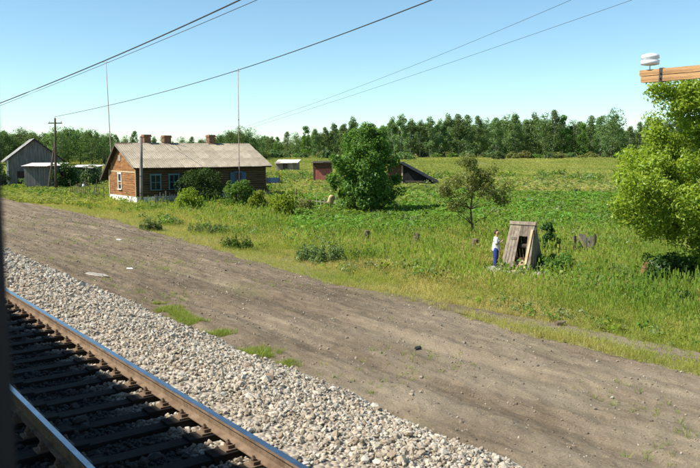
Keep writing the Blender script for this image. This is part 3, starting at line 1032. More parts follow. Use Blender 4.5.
# --- low sheds between barn and house
def lean_shed(name, label, pl, pr, base_y, Y, h0, h1, depth, wall_mat, roof_mat, rz, end_mat=None, board=.3, door=None, rows=1, cat='shed', group=None):
    p = at(pl, base_y, Y)
    w = (pr - pl) / F_PX * Y / max(.4, math.cos(rz))
    g = terrain(p.x, p.y)
    t = thing(name, label, cat, (p.x, p.y, g), rz, group)
    wl = MB().prism([(0, 0, -.3), (0, depth, -.3), (0, depth, h1), (0, 0, h0)], (w, 0, 0)).build('wall', wall_mat, t)
    x = 0
    while x < w - .02:
        x1 = min(w, x + board * (.85 + .3 * rng.random()))
        if not door or x1 < door[0] or x > door[1]:
            MB().box((x, -.04 - .012 * rng.random(), 0), (x1 - .015, -.003, h0 - .02)).build('board', wall_mat, wl)
        x = x1
    if end_mat:
        MB().prism([(-.03, .02, 0), (-.03, depth - .02, 0), (-.03, depth - .02, h1 - .03), (-.03, .02, h0 - .03)], (.025, 0, 0)).build('end_wall', end_mat, t)
    if door:
        MB().box((door[0], -.07, 0), (door[1], -.01, door[2])).build('door', door[3], t)
    k = (h1 - h0) / depth
    r = MB().prism([(-.2, -.35, h0 - .35 * k + .01), (-.2, depth + .3, h1 + .3 * k + .01), (-.2, depth + .3, h1 + .3 * k + .08), (-.2, -.35, h0 - .35 * k + .08)], (w + .4, 0, 0)).build('roof', M['plank_grey'], t)
    d = Vector((0, -(depth + .65), -(depth + .65) * k))
    roof_sheets(r, roof_mat, (-.22, depth + .3, h1 + .3 * k + .10), (1, 0, 0), d, w + .44, d.length + .04, max(2, int((w + .4) / 1.1)), rows, rng, .014)
    return t
lean_shed('lean_to_shed', 'low dark shed with pale roof edge beside the barn', 25, 58, 183, 86, 2.75, 2.95, 3.2, M['grey_wood'], M['slate_pale'], R(6), M['plank_tan'])
lean_shed('lean_to_shed', 'low pale-roofed shed behind the leaning utility pole and bushes', 68, 93, 180, 92, 2.55, 2.7, 3.0, M['grey_wood'], M['slate_pale'], R(-4))
lean_shed('field_shed', 'small shed with whitish roof in the field right of the house', 276, 297, 168, 150, 1.55, 2.0, 3, M['plank_grey'], M['slate_pale'], R(-6), door=(1.4, 2.3, 1.4, M['plank_dark']))
rs = lean_shed('tool_shed', 'narrow faded red shed half hidden by the round tree', 313.5, 331, 184, 103, 2.95, 3.05, 2.2, M['red'], M['plank_dark'], R(-4), door=(.65, 1.75, 2.05, M['red']))
MB().box((-.05, -.1, 2.2), (2.5, -.045, 2.9)).build('header_board', M['brown'], rs)
MB().box((-.02, -.09, 0), (.14, -.05, 2.9)).build('corner_board', M['brown'], rs)

# --- dark low barn right of the round tree: long black roof slope coming down to the right
pC = at(388, 185, 98); g = terrain(pC.x, pC.y)
cel = thing('cellar_barn', 'low dark barn with black roof sloping down behind the round tree', 'barn', (pC.x, pC.y, g), R(-10))
CW, CD = 6.6, 4.0
ridge_x = 1.5
mb = MB().prism([(0, 0, -.3), (5.4, 0, -.3), (5.4, 0, .9), (ridge_x, 0, 2.95), (0, 0, 2.4)], (0, CD, 0))
cw = mb.build('wall', M['plank_dark'], cel)
x = 0
while x < 5.3:
    x1 = x + .26 + .05 * rng.random()
    zt = [2.4 + .55 * q / ridge_x if q < ridge_x else 2.95 - 2.05 * (q - ridge_x) / 3.9 for q in (x, x1)]
    MB().prism([(x, -.04 - .012 * rng.random(), 0), (x1 - .015, -.04, 0), (x1 - .015, -.04, zt[1] - .03), (x, -.04, zt[0] - .03)], (0, .036, 0)).build('board', M['brown' if x < 1.7 else 'tar'], cw)
    x = x1
MB().box((1.75, -.1, 0), (1.95, -.05, 2.7)).build('corner_post', M['plank_tan'], cel)
MB().prism([(-.4, -.5, 2.27), (ridge_x, -.5, 3.0), (ridge_x, -.5, 3.1), (-.4, -.5, 2.37)], (0, CD + .9, 0)).build('roof_slope', M['tar'], cel)
for i in range(5):
    a, b = i / 5, (i + 1) / 5
    xa, xb = ridge_x + 4.7 * a, ridge_x + 4.7 * b + .12
    za, zb = 3.06 - 2.5 * a + .03, 3.06 - 2.5 * b - .06 + .05
    MB().prism([(xa, -1.1 + .05 * rng.normal(), za), (xb, -1.1, zb), (xb, -1.1, zb + .03), (xa, -1.1, za + .03)], (0, CD + 1.5, 0)).build('roof_strip', M['tar'], cel)
for i in range(7):
    MB().tube([(2.3 + .1 * rng.random(), -.55 + .12 * (i % 2), .12 + .17 * (i // 2)), (5.6 + .3 * rng.random(), -.55 + .12 * (i % 2), .12 + .17 * (i // 2))], .11, 8).build('log', M['plank_dark'], cel)

# ------------------------------------------------------------------ poles, masts and wires
def pole(name, label, base, top, r0, r1, mat_, cat='pole'):
    base, top = Vector(base), Vector(top)
    t = thing(name, label, cat, base)
    v = top - base
    MB().tube([Vector((0, 0, -.4)), v * .33, v * .66, v], [r0, r0 * .67 + r1 * .33, r0 * .33 + r1 * .67, r1], 12).build('shaft', mat_, t, True)
    return t, v
pb = G(141.5, 208); 
t, v = pole('utility_pole', 'stout grey pole standing before the log house corner', pb, at(141, 137, pb.y), .15, .12, M['pale_pole'])
MB().tube([v + Vector((0, 0, 0)), v + Vector((0, 0, .05))], [.13, .04], 10).build('cap', M['dark_metal'], t)
for zz in (1.2, 2.6):
    MB().tube([v * (zz / v.z) - Vector((0, 0, .02)), v * (zz / v.z) + Vector((0, 0, .02))], .155, 12).build('band', M['dark_metal'], t)
pb = G(113.5, 203)
t, v = pole('antenna_mast', 'thin tall mast leaning left in front of the house gable', pb, at(106, 62, pb.y), .045, .03, M['mast'], 'mast')
MB().tube([v - Vector((.35, 0, 0)), v + Vector((.35, 0, 0))], .018, 6).build('crosspiece', M['mast'], t)
pb = G(238, 209)
pr_ = Vector(house.matrix_basis @ Vector((9.2, -.75, 0)))
t, v = pole('antenna_mast', 'thin upright mast rising before the right half of the roof', (pr_.x, pr_.y, terrain(pr_.x, pr_.y)), at(238, 68, pr_.y), .045, .03, M['mast'], 'mast')
MB().tube([v - Vector((.2, 0, .3)), v + Vector((.2, 0, -.3))], .016, 6).build('crosspiece', M['mast'], t)
for zz in (.3, .62):
    MB().tube([v * zz - Vector((0, 0, .03)), v * zz + Vector((0, 0, .03))], .06, 8).build('coupling', M['rust'], t)

pb = G(56, 193)
t, v = pole('power_pole', 'leaning wooden power pole with crossarm near the barn', pb, at(55, 118, pb.y), .15, .10, M['bark'])
MB().bar(v + Vector((-.75, 0, -.55)), v + Vector((.75, 0, -.55)), .1, .12).build('crossarm', M['bark'], t)
MB().bar(Vector((-1.15, .4, -.3)), v * .72, .16, .16).build('brace', M['bark'], t)
for s in (-.65, .65, 0):
    z = -.49 if s else .0
    MB().tube([v + Vector((s, 0, z)), v + Vector((s, 0, z + .12)), v + Vector((s, 0, z + .2))], [.02, .05, .03], 8).build('insulator', M['porcelain'], t)
PPT = pb + v
def wire(name, label, pts, r, n=24):
    """cable hanging smoothly through the given points"""
    pts = [Vector(p) for p in pts]
    out = []
    a, b, c = pts[0], pts[len(pts) // 2], pts[-1]
    k = (b - a).length / ((b - a).length + (c - b).length)
    ctl = (b - a * (1 - k) ** 2 - c * k * k) / (2 * k * (1 - k))
    for i in range(n + 1):
        s = i / n
        out.append(a * (1 - s) ** 2 + ctl * 2 * s * (1 - s) + c * s * s)
    o = MB().tube(out, r, 6).build(name, M['wire'], None, True)
    return tag(o, label, 'wire', 'overhead wires')
wire('overhead_wire', 'thick upper dark cable crossing the top left of the sky', [at(-60, 126, 42), at(120, 54, 28), at(330, -44, 16)], .022)
wire('overhead_wire', 'faint thin strand running just under the upper left cable', [at(-60, 129, 42), at(120, 57.5, 28), at(330, -32, 16)], .009)
wire('overhead_wire', 'long dark cable rising from the power pole across the sky centre', [PPT + Vector((0, 0, .15)), at(238, 70, 45), at(530, -40, 20)], .022)
wire('overhead_wire', 'thin grey wire rising from behind the house, the upper of two', [at(238, 129, 150), at(412, 66, 95), at(680, -48, 55)], .017)
wire('overhead_wire', 'thin grey wire rising from behind the house, the lower of two', [at(250, 128, 150), at(440, 66, 95), at(728, -34, 55)], .017)

# timber crossarm on a pole just out of the picture at the right
YB = 14.0
e0 = at(641, 76.5, YB)
al = Vector((-ST, CT, 0))
e1 = e0 - al * 3.0
bd = (e1 - e0).normalized()
pbase = e1 - bd * .9
pg = road_z(*inv(pbase.x, pbase.y)) if inv(pbase.x, pbase.y)[0] < edge(0) else terrain(pbase.x, pbase.y)
t = thing('crossarm_pole', 'orange timber crossarm with white insulator jutting in at upper right', 'pole', (pbase.x, pbase.y, pg))
o_ = Vector((pbase.x, pbase.y, pg))
MB().tube([(0, 0, -.4), (0, 0, 3), (0, 0, e0.z - pg + .9)], [.16, .14, .12], 12).build('shaft', M['bark'], t, True)
for k, dz in enumerate((.055, -.062)):
    tb_ = MB().box((.03 * k, -.055, -.0525), (3.0, .055, .0525)).build('timber', M['beam'], t)
    tb_.location = e0 - o_ + Vector((0, 0, dz)); tb_.rotation_euler = (0, 0, math.atan2(bd.y, bd.x))
for s_b in (.42, 1.35):
    st_ = MB().box((-.03, -.062, -.125), (.03, .062, .12))
    st_.tube([(0, -.09, .03), (0, .09, .03)], .016, 8)
    st_.tube([(0, -.09, -.06), (0, .09, -.06)], .016, 8)
    sb_ = st_.build('strap', M['dark_metal'], t)
    sb_.location = e0 - o_ + bd * s_b; sb_.rotation_euler = (0, 0, math.atan2(bd.y, bd.x))
q = e0 + bd * .17 - o_
mb = MB().tube([q + Vector((0, 0, .1)), q + Vector((0, 0, .21))], .012, 6)
mb.build('pin', M['porcelain'], t)
mb = MB().tube([q + Vector((0, 0, z)) for z in (.19, .20, .27, .28, .30, .31, .37, .40)], [.10, .155, .165, .13, .13, .16, .15, .06], 16)
mb.build('insulator', M['porcelain'], t, True)
q = e0 + bd * 1.9 - o_
MB().tube([q + Vector((0, 0, z)) for z in (.1, .2, .21, .28, .29, .31, .32, .38, .41)], [.012, .012, .155, .165, .13, .13, .16, .15, .06], 16).build('insulator', M['porcelain'], t, True)

# ------------------------------------------------------------------ fences and small yard things
def picket_fence(name, label, p, q, n, h, mat_, w=.07, gap=0, rails=(.3, .75), jitter=.08, pts=True):
    p, q = Vector(p), Vector(q)
    t = thing(name, label, 'fence', p)
    d = q - p
    for i in range(n + 1):
        if rng.random() < gap: continue
        b = d * (i / n)
        b.z = terrain(p.x + b.x, p.y + b.y) - p.z
        hh = h * (1 + rng.normal() * jitter)
        a = Vector((rng.normal() * .03, rng.normal() * .03, hh))
        MB().bar(b - Vector((0, 0, .1)), b + a, w, .025, Vector((-d.y, d.x, 0))).build('picket', mat_, t)
    for rr in rails:
        k0 = Vector((0, 0, h * rr)); 
        e = d.copy(); e.z = terrain(q.x, q.y) - p.z
        nn = Vector((-d.y, d.x, 0)).normalized() * -.03
        MB().bar(k0 - nn, e + Vector((0, 0, h * rr)) - nn, .04, .06).build('rail', mat_, t)
    return t
f0 = Vector(house.matrix_basis @ Vector((.6, -2.1, 0))); f1 = Vector(house.matrix_basis @ Vector((11.5, -2.1, 0)))
picket_fence('picket_fence', 'low pale picket fence along the front of the log house', on(f0.x, f0.y), on(f1.x, f1.y), 44, 1.15, M['plank_grey'], .08)
picket_fence('picket_fence', 'dark ragged picket fence left of the house gable', G(71, 198), G(109, 203), 17, 1.25, M['plank_dark'], .13, .12, (.55,), .25)
picket_fence('picket_fence', 'sparse grey stick fence left of the round tree', G(296, 207), G(336, 212), 11, .95, M['plank_grey'], .06, .1, (.7,), .25)
def short_post(label, px, py, h, r, mat_):
    p = G(px, py)
    t = thing('fence_post', label, 'post', p)
    lx, ly = rng.normal() * .05, rng.normal() * .05
    MB().tube([(0, 0, -.2), (lx * .5, ly * .5, h * .5), (lx, ly, h * .96), (lx * 1.05, ly, h)], [r, r * .95, r * .9, r * .55], 9).build('shaft', mat_, t)
    MB().tube([(lx * .6, ly * .6, h * .7), (lx * .62, ly * .62, h * .7 + .03)], r * 1.02, 9).build('wire_tie', M['rust'], t)
short_post('short dark post in the grass nearest the grey green weeds', 366, 246, .78, .15, M['post'])
short_post('short brown post in tall grass, middle of three right of weeds', 415, 248, .72, .15, M['post'])
short_post('short brown post just left of the person in white', 474, 254, .72, .16, M['post'])
short_post('leaning reddish post at the left of the dark bush, right side', 643, 282, .72, .13, M['brick'])
short_post('thin post carrying the tan bundle beside the round tree', 331, 213, 1.0, .06, M['post'])
short_post('weathered post at the left end of the stick fence', 296, 206, 1.5, .07, M['post'])
# tan bundle hanging on its post
p = G(331, 213) + Vector((0, -.1, .95))
mbl = MB()
prof_ = [(.0, .62), (.16, .58), (.25, .42), (.27, .25), (.22, .05), (.28, -.2), (.22, -.38), (.05, -.42)]
for i, (r, z) in enumerate(prof_):
    for j in range(12):
        a = j * math.pi / 6
        rr = r * (1 + .22 * math.sin(3 * a + i) * (.3 + rng.random() * .7)) + .004
        mbl.v.append((rr * math.cos(a) * 1.1, rr * math.sin(a) * .75, z))
for i in range(len(prof_) - 1):
    for j in range(12):
        mbl.f.append((i * 12 + j, i * 12 + (j + 1) % 12, (i + 1) * 12 + (j + 1) % 12, (i + 1) * 12 + j)); mbl.mi.append(0)
o = mbl.build('straw_bundle', M['straw'], None, True)
o.location = p; o.scale = (.85, .85, .68); o.rotation_euler = (.1, .22, .4)
tag(o, 'tan bundle hung on a short post beside the round tree', 'bundle')

# blue cart beside the house
p = G(273, 187)
t = thing('garden_cart', 'blue box cart standing right of the log house', 'cart', p, R(8))
MB().box((-.85, -.5, .55), (.85, .5, .62)).build('bed', M['blue'], t)
for (a, b) in (((-.85, -.52, .6), (.85, -.47, 1.15)), ((-.85, .47, .6), (.85, .52, 1.15)), ((-.87, -.5, .6), (-.82, .5, 1.15)), ((.82, -.5, .6), (.87, .5, 1.15))):
    MB().box(a, b).build('side_board', M['blue'], t)
for sx in (-.55, .55):
    for sy in (-.58, .58):
        wv = MB().tube([(sx, sy - .04, .32), (sx, sy + .04, .32)], .32, 16).build('wheel', M['dark_metal'], t)
        MB().tube([(sx, sy - .06, .32), (sx, sy + .06, .32)], .09, 10).build('hub', M['rust'], wv)
MB().bar((-.85, 0, .5), (-1.7, 0, .3), .06, .06).build('drawbar', M['rust'], t)
for s in (-.8, .8):
    MB().box((s - .05, -.56, .5), (s + .05, -.52, 1.55)).build('stake', M['plank_dark'], t)

# white bucket on the dark fence
p = G(84, 199)
t = thing('bucket', 'small white bucket upside down on the dark fence', 'bucket', p + Vector((0, 0, 1.22)))
MB().tube([(0, 0, 0), (0, 0, .03), (0, 0, .2), (0, 0, .21)], [.11, .11, .085, .07], 14).build('body', M['porcelain'], t, True)
MB().tube([(0, 0, -.01), (0, 0, .02)], .118, 14).build('rim', M['porcelain'], t)

# board panel between two posts, right of the well
p, q = G(574, 257), G(594, 257)
t = thing('board_panel', 'grey broken board panel between two dark posts in the grass', 'fence', p)
d = q - p
for s in (0, 1):
    MB().tube([d * s + Vector((0, 0, -.2)), d * s + Vector((.02, 0, .95 + .06 * s))], [.07, .06], 8).build('post', M['plank_dark'], t)
for i in range(6):
    b = d * (.12 + .76 * i / 5) + Vector((0, .06, 0))
    MB().bar(b, b + Vector((rng.normal() * .04, .1, .85 + .22 * rng.random())), .13, .022, Vector((0, 1, 0))).build('board', M['plank_grey'], t)
MB().bar(d * .2 + Vector((0, -.05, .9)), d * .75 + Vector((0, -.05, .05)), .03, .09).build('brace', M['plank_tan'], t)

# ------------------------------------------------------------------ the well house
wp = G(522, 269.5)
WZ = R(-34)
well = thing('well_house', 'weathered wooden A-frame well house with dark open hatch', 'well', wp, WZ)
WX, WYd, WH = .62, .78, 1.86            # half width, half depth, height
def slope_pt(x, k, side):               # k 0 bottom .. 1 ridge
    return Vector((x * (1 - .20 * k), side * WYd * (1 - k) + 0 * side, .05 + (WH - .05) * k))
sd_n = {s: Vector((0, s * WH, WYd)).normalized() for s in (-1, 1)}
# frame: four rafters, ridge pole, ground beams
for s in (-1, 1):
    for x in (-WX + .05, WX - .05):
        MB().bar(slope_pt(x, 0, s) - sd_n[s] * .06, slope_pt(x, 1.0, s) - sd_n[s] * .06, .07, .07, sd_n[s]).build('rafter', M['plank_well'], well)
    MB().bar(slope_pt(-WX, .03, s) - sd_n[s] * .05, slope_pt(WX, .03, s) - sd_n[s] * .05, .09, .09).build('sill_beam', M['plank_dark'], well)
# front boards (towards us) leave an open hatch on the right of the middle; back boarded over
nb = 9
for s in (-1, 1):
    for i in range(nb):
        xa, xb = -WX + 2 * WX * i / nb, -WX + 2 * WX * (i + 1) / nb
        xm = (xa + xb) / 2
        k0, k1 = 0.0 + .03 * rng.random(), 1.02
        if s < 0 and 4 <= i <= 6:
            k0 = .70 + .02 * rng.random()
        n_ = sd_n[s] * (.012 + .012 * rng.random())
        MB().bar(slope_pt(xm, k0, s) + n_, slope_pt(xm, k1, s) + n_, 2 * WX / nb - .026, .024, sd_n[s]).build('plank', M['plank_well'], well)
# top cap boards
for s in (-1, 1):
    MB().bar(slope_pt(-WX, 1.0, s) + sd_n[s] * .04 + Vector((-.04, s * .03, -.02)), slope_pt(WX, 1.0, s) + sd_n[s] * .04 + Vector((.04, s * .03, -.02)), .02, .13, sd_n[s].cross(Vector((1, 0, 0)))).build('ridge_board', M['plank_well'], well)
# end boards: triangle filled with upright planks
for x in (-WX + .03, WX - .03):
    m_ = 8
    for i in range(m_):
        ya, yb = -WYd + 2 * WYd * i / m_ + .01, -WYd + 2 * WYd * (i + 1) / m_ - .01
        za = .05 + (WH - .05) * (1 - abs(ya) / WYd) - .05
        zb = .05 + (WH - .05) * (1 - abs(yb) / WYd) - .05
        if max(za, zb) < .2: continue
        sx = x * .9
        MB().prism([(sx, ya, .0), (sx, yb, .0), (sx, yb, max(zb, .02)), (sx, ya, max(za, .02))], (.022, 0, 0)).build('end_plank', M['plank_well' if x > 0 else 'plank_dark'], well)
# hatch door swung open, resting to the right; pale edge board beside it
hb, ht = slope_pt(.40, .02, -1), slope_pt(.44, .86, -1)
MB().bar(hb + sd_n[-1] * .06, ht + sd_n[-1] * .06 + Vector((.08, 0, 0)), .085, .04, sd_n[-1]).build('edge_board', M['plank_tan'], well)
dr = MB()
MB().bar(slope_pt(-.16, .66, -1) + sd_n[-1] * .035, slope_pt(-.42, .66, -1) + sd_n[-1] * .035, .02, .10, sd_n[-1].cross(Vector((1, 0, 0)))).build('ledge', M['plank_well'], well)
# winding drum and box seen inside the hatch
MB().tube([(-.4, -.12, .95), (.42, -.12, .95)], .1, 12).build('winding_drum', M['plank_dark'], well)
for i in range(3):
    z = .04 + .17 * i
    MB().box((-.40, -.52 + .05 * i, z), (.40, -.46 + .05 * i, z + .155)).build('curb_board', M['plank_tan' if i == 1 else 'brown'], well)
MB().bar((.02, -.70, .08), (.30, -.62, .44), .14, .03, Vector((0, -1, 0))).build('loose_plank', M['plank_tan'], well)
MB().bar((-.35, -.74, .05), (.25, -.80, .07), .16, .05).build('step_board', M['plank_tan'], well)
# slab around it
import bmesh
mb = MB()
ring = [(-.95, -1.25), (-.2, -1.4), (.9, -1.3), (1.35, -1.0), (1.3, .2), (1.1, .95), (-1.0, .95), (-1.35, -.2)]
mb.prism([(x, y, -.12) for x, y in ring], (0, 0, .15))
slab = mb.build('concrete_slab', M['concrete'])
slab.location = wp; slab.rotation_euler = (0, 0, WZ)
tag(slab, 'pale concrete slab under the wooden well house', 'slab')

# ------------------------------------------------------------------ the person
def skin_mesh(name, nodes, edges, mat_, root=0, sub=2, fat=1.12):
    me = bpy.data.meshes.new(name)
    me.from_pydata([n[0] for n in nodes], edges, [])
    o = bpy.data.objects.new(name, me)
    COL.objects.link(o)
    md = o.modifiers.new('skin', 'SKIN')
    md.use_smooth_shade = True
    for i, n in enumerate(nodes):
        r = n[1] if isinstance(n[1], tuple) else (n[1], n[1])
        r = (r[0] * fat, r[1] * fat)
        sv = me.skin_vertices[0].data[i]
        sv.radius = r
        sv.use_root = (i == root)
    ss = o.modifiers.new('sub', 'SUBSURF'); ss.levels = sub; ss.render_levels = sub
    dg = bpy.context.evaluated_depsgraph_get()
    dg.update()
    m2 = bpy.data.meshes.new_from_object(o.evaluated_get(dg))
    m2.name = name
    bpy.data.objects.remove(o)
    m2.materials.clear(); m2.materials.append(mat_)
    m2.polygons.foreach_set('use_smooth', [True] * len(m2.polygons))
    return m2
pp = G(495.5, 268)
per = thing('person', 'person in white shirt and blue trousers standing facing the well', 'person', pp, R(-12))
# faces +x; y is to its left.  1.52 m tall
sh, sl = {}, {}
nodes = [((0, 0, .78), (.06, .085)), ((.0, 0, .92), (.06, .085)), ((.005, 0, 1.08), (.068, .10)), ((-.005, 0, 1.19), (.062, .105)), ((0, 0, 1.265), .045), ((.02, 0, 1.31), .042),
         ((.035, 0, 1.37), (.075, .062)), ((.045, 0, 1.44), (.088, .07)), ((.03, 0, 1.50), (.062, .055))]
edges = [(i, i + 1) for i in range(8)]
def add(p, r, par):
    nodes.append((p, r)); edges.append((par, len(nodes) - 1)); return len(nodes) - 1
for s in (-1, 1):
    h_ = add((0, s * .07, .70), .05, 0)
    k_ = add((.012, s * .08, .42), .042, h_)
    a_ = add((-.02, s * .085, .08), .034, k_)
    f_ = add((.05, s * .09, .035), .032, a_)
    add((.13, s * .10, .028), .025, f_)
    sh_ = add((-.005, s * .165, 1.185), .05, 3)
    if s < 0:
        el = add((.02, s * .20, .95), .037, sh_); wr = add((.20, s * .12, 1.07), .026, el); hd = add((.25, s * .085, 1.11), (.030, .020), wr)
    else:
        el = add((.05, s * .20, .96), .037, sh_); wr = add((.23, s * .11, 1.10), .026, el); hd = add((.28, s * .075, 1.14), (.030, .020), wr)
    hp = Vector(nodes[hd][0])
    dv = (hp - Vector(nodes[wr][0])).normalized()
    for i in range(4):
        b = hp + Vector((0, 0, -.022 + .015 * i)) + dv * .015
        f1 = add(tuple(b + dv * .028), .0085, hd)
        f2 = add(tuple(b + dv * (.045 + .004 * (i % 3)) + Vector((0, -s * .018, .004))), .0075, f1)
        add(tuple(b + dv * .048 + Vector((-.005, -s * .034, .004))), .007, f2)
    th = add(tuple(hp + Vector((-.012, -s * .022, .024))), .010, hd)
    add(tuple(hp + Vector((.012, -s * .034, .036))), .008, th)
body = obj('body', skin_mesh('body', nodes, edges, M['skin'], 0, 2), per)
# shirt with short sleeves
n2 = [((0, 0, .635), (.10, .135)), ((.0, 0, .80), (.098, .135)), ((.005, 0, .98), (.097, .132)), ((.005, 0, 1.10), (.10, .137)), ((-.003, 0, 1.20), (.088, .135)), ((0, 0, 1.255), (.058, .066))]
e2 = [(i, i + 1) for i in range(5)]
for s in (-1, 1):
    n2.append(((-.003, s * .17, 1.20), .064)); e2.append((4, len(n2) - 1))
    n2.append(((.01, s * .20, 1.05), .056)); e2.append((len(n2) - 2, len(n2) - 1))
    n2.append(((.02, s * .205, .985), .054)); e2.append((len(n2) - 2, len(n2) - 1))
obj('shirt', skin_mesh('shirt', n2, e2, M['shirt'], 2, fat=1.3), per)
n2 = [((0, 0, .88), (.06, .085)), ((0, 0, .70), (.082, .112))]
e2 = [(0, 1)]
for s in (-1, 1):
    for i, (p, r) in enumerate((((.0, s * .078, .64), .088), ((.012, s * .082, .42), .068), ((-.012, s * .086, .20), .060), ((-.015, s * .088, .07), .058))):
        n2.append((p, r)); e2.append((1 if i == 0 else len(n2) - 2, len(n2) - 1))
obj('trousers', skin_mesh('trousers', n2, e2, M['trousers'], fat=1.42), per)
for s in (-1, 1):
    obj('shoe', skin_mesh('shoe', [((-.05, s * .085, .045), .042), ((.05, s * .09, .04), .043), ((.14, s * .10, .03), .032)], [(0, 1), (1, 2)], M['shoe']), per)
hm = skin_mesh('hair', [((-.035, 0, 1.36), (.035, .05)), ((-.045, 0, 1.43), (.065, .068)), ((.0, 0, 1.505), (.058, .072)), ((.075, 0, 1.51), (.035, .055))], [(0, 1), (1, 2), (2, 3)], M['hair'])
obj('hair', hm, per)
for s in (-1, 1):
    MB().tube([(.118, s * .032, 1.425), (.128, s * .030, 1.425)], [.012, .006], 8).build('eye', M['hair'], per)
    MB().tube([(.03, s * .068, 1.395), (.03, s * .078, 1.42), (.03, s * .07, 1.445)], [.008, .014, .01], 6).build('ear', M['skin'], per)
MB().tube([(.118, 0, 1.42), (.142, 0, 1.395), (.115, 0, 1.385)], [.008, .014, .008], 6).build('nose', M['skin'], per)
MB().tube([(.105, -.022, 1.355), (.114, 0, 1.353), (.105, .022, 1.355)], [.004, .007, .004], 6).build('mouth', M['brick'], per)

# ------------------------------------------------------------------ litter on the dirt
def flat_bit(name, label, cat, px, py, ring, h, mat_, group=None):
    Y = 5
    r = ray(px, py)
    while True:
        k = Y / r.y
        d, tt = inv(r.x * k, Y)
        zz = road_z(d, tt) if RD0 < d < edge(tt) else terrain(r.x * k, Y)
        if CAMZ + r.z * k <= zz or Y > 90: break
        Y += .03
    mb = MB()
    n = len(ring)
    mb.add([(x, y, 0) for x, y in ring] + [(x * .8, y * .8, h) for x, y in ring], [tuple(range(n, 2 * n))] + [(i, (i + 1) % n, n + (i + 1) % n, n + i) for i in range(n)])
    o = mb.build(name, mat_)
    o.location = (r.x * k, Y, zz + .005)
    o.rotation_euler = (0, 0, rng.random() * .5 + TH)
    return tag(o, label, cat, group)
def blob_ring(rx, ry, n=11):
    return [(rx * (.7 + .5 * rng.random()) * math.cos(6.283 * i / n), ry * (.7 + .5 * rng.random()) * math.sin(6.283 * i / n)) for i in range(n)]
flat_bit('rubber_scrap', 'flat black scrap lying in the middle of the dirt road', 'litter', 418, 349, blob_ring(.16, .07), .03, M['tar'])
flat_bit('concrete_scrap', 'long pale slab fragment at the edge of the ballast, left', 'litter', 96, 275, blob_ring(.13, .6), .04, M['mortar'])
flat_bit('paper_scrap', 'small white scrap on the dirt near the pale slab fragment', 'litter', 130, 269, blob_ring(.10, .14), .02, M['rubbish'])
flat_bit('paper_scrap', 'white scrap on the dirt road below the house gable', 'litter', 119, 240, blob_ring(.10, .14), .03, M['rubbish'])
flat_bit('plastic_scrap', 'bluish scrap lying in the dry grass right of the slab', 'litter', 564, 300, blob_ring(.2, .12), .06, M['shoe'])
flat_bit('pale_stone', 'large whitish stone among the ballast beside the rail', 'stone', 214, 376, blob_ring(.13, .10, 8), .09, M['rubbish'])
flat_bit('stick', 'dark stick lying where the footpath meets the grass', 'stick', 612, 318, [(-.45, -.03), (.4, -.05), (.46, .0), (-.4, .04)], .05, M['post'])
flat_bit('rag', 'brown clod of rag at the road edge below the slab', 'litter', 560, 326, blob_ring(.22, .12), .1, M['post'])

# ------------------------------------------------------------------ trees and bushes
# round leafy tree in the middle
rng = np.random.default_rng(41)
p = G(365, 214)
H = (214 - 124) / F_PX * p.y / math.cos(PITCH) * .985
W = 34 / F_PX * p.y
cl = ellipsoid_clumps(rng, 120, (0, 0, H * .53), (W * .74, W * .74, H * .40), .48, .45)
cl += ellipsoid_clumps(rng, 34, (0, 0, H * .26), (W * .72, W * .7, H * .20), .45, .4)
for (fx, fz, fr) in ((-.75, .30, .32), (.80, .26, .34), (-.78, .58, .26), (.74, .60, .27), (-.42, .86, .24), (.34, .90, .24), (.0, .92, .2), (.95, .40, .2), (-.97, .42, .18), (.55, .12, .3), (-.5, .10, .28)):
    cl += ellipsoid_clumps(rng, 11, (fx * W, rng.normal() * .5, fz * H), (fr * W, fr * W, fr * W * .8), .26, .2)
cr = leaf_cloud('crown', rng, cl, 34000, .17, M['leaf_round'], asp=.62)
tk = limb_mesh('trunk', rng, [(0, 0, -.2), (.05, 0, H * .25), (-.05, .05, H * .5), (0, 0, H * .8)], .16, [c[:3] for c in cl[::5]], M['bark'])
make_tree('leafy_tree', 'dense round green tree standing alone before the dark barn', 'tree', p, tk, cr)

# thin sparse olive tree
p = G(474, 239)
k = p.y / F_PX
H = 82 * k
cl = []
for (cx_, cz_, rx, rz_, n_) in ((-10, 62, 24, 12, 24), (8, 52, 28, 12, 26), (-28, 52, 14, 10, 14), (25, 42, 12, 8, 10), (-5, 76, 14, 6, 10), (-20, 36, 14, 6, 8), (14, 66, 14, 6, 8)):
    cl += ellipsoid_clumps(rng, n_, (cx_ * k, 0, cz_ * k), (rx * k, rx * k * .9, rz_ * k), .24, .25)
cr = leaf_cloud('crown', rng, cl, 8500, .12, M['leaf_airy'], asp=.42)
tk = limb_mesh('trunk', rng, [(0, 0, -.2), (-2 * k, 0, 14 * k), (-4 * k, 0, 30 * k), (-2 * k, 0, 48 * k), (-5 * k, 0, 68 * k)], .085, [c[:3] for c in cl[::3]], M['bark'])
make_tree('sparse_tree', 'thin sparse olive tree with visible crooked trunk behind the person', 'tree', p, tk, cr)

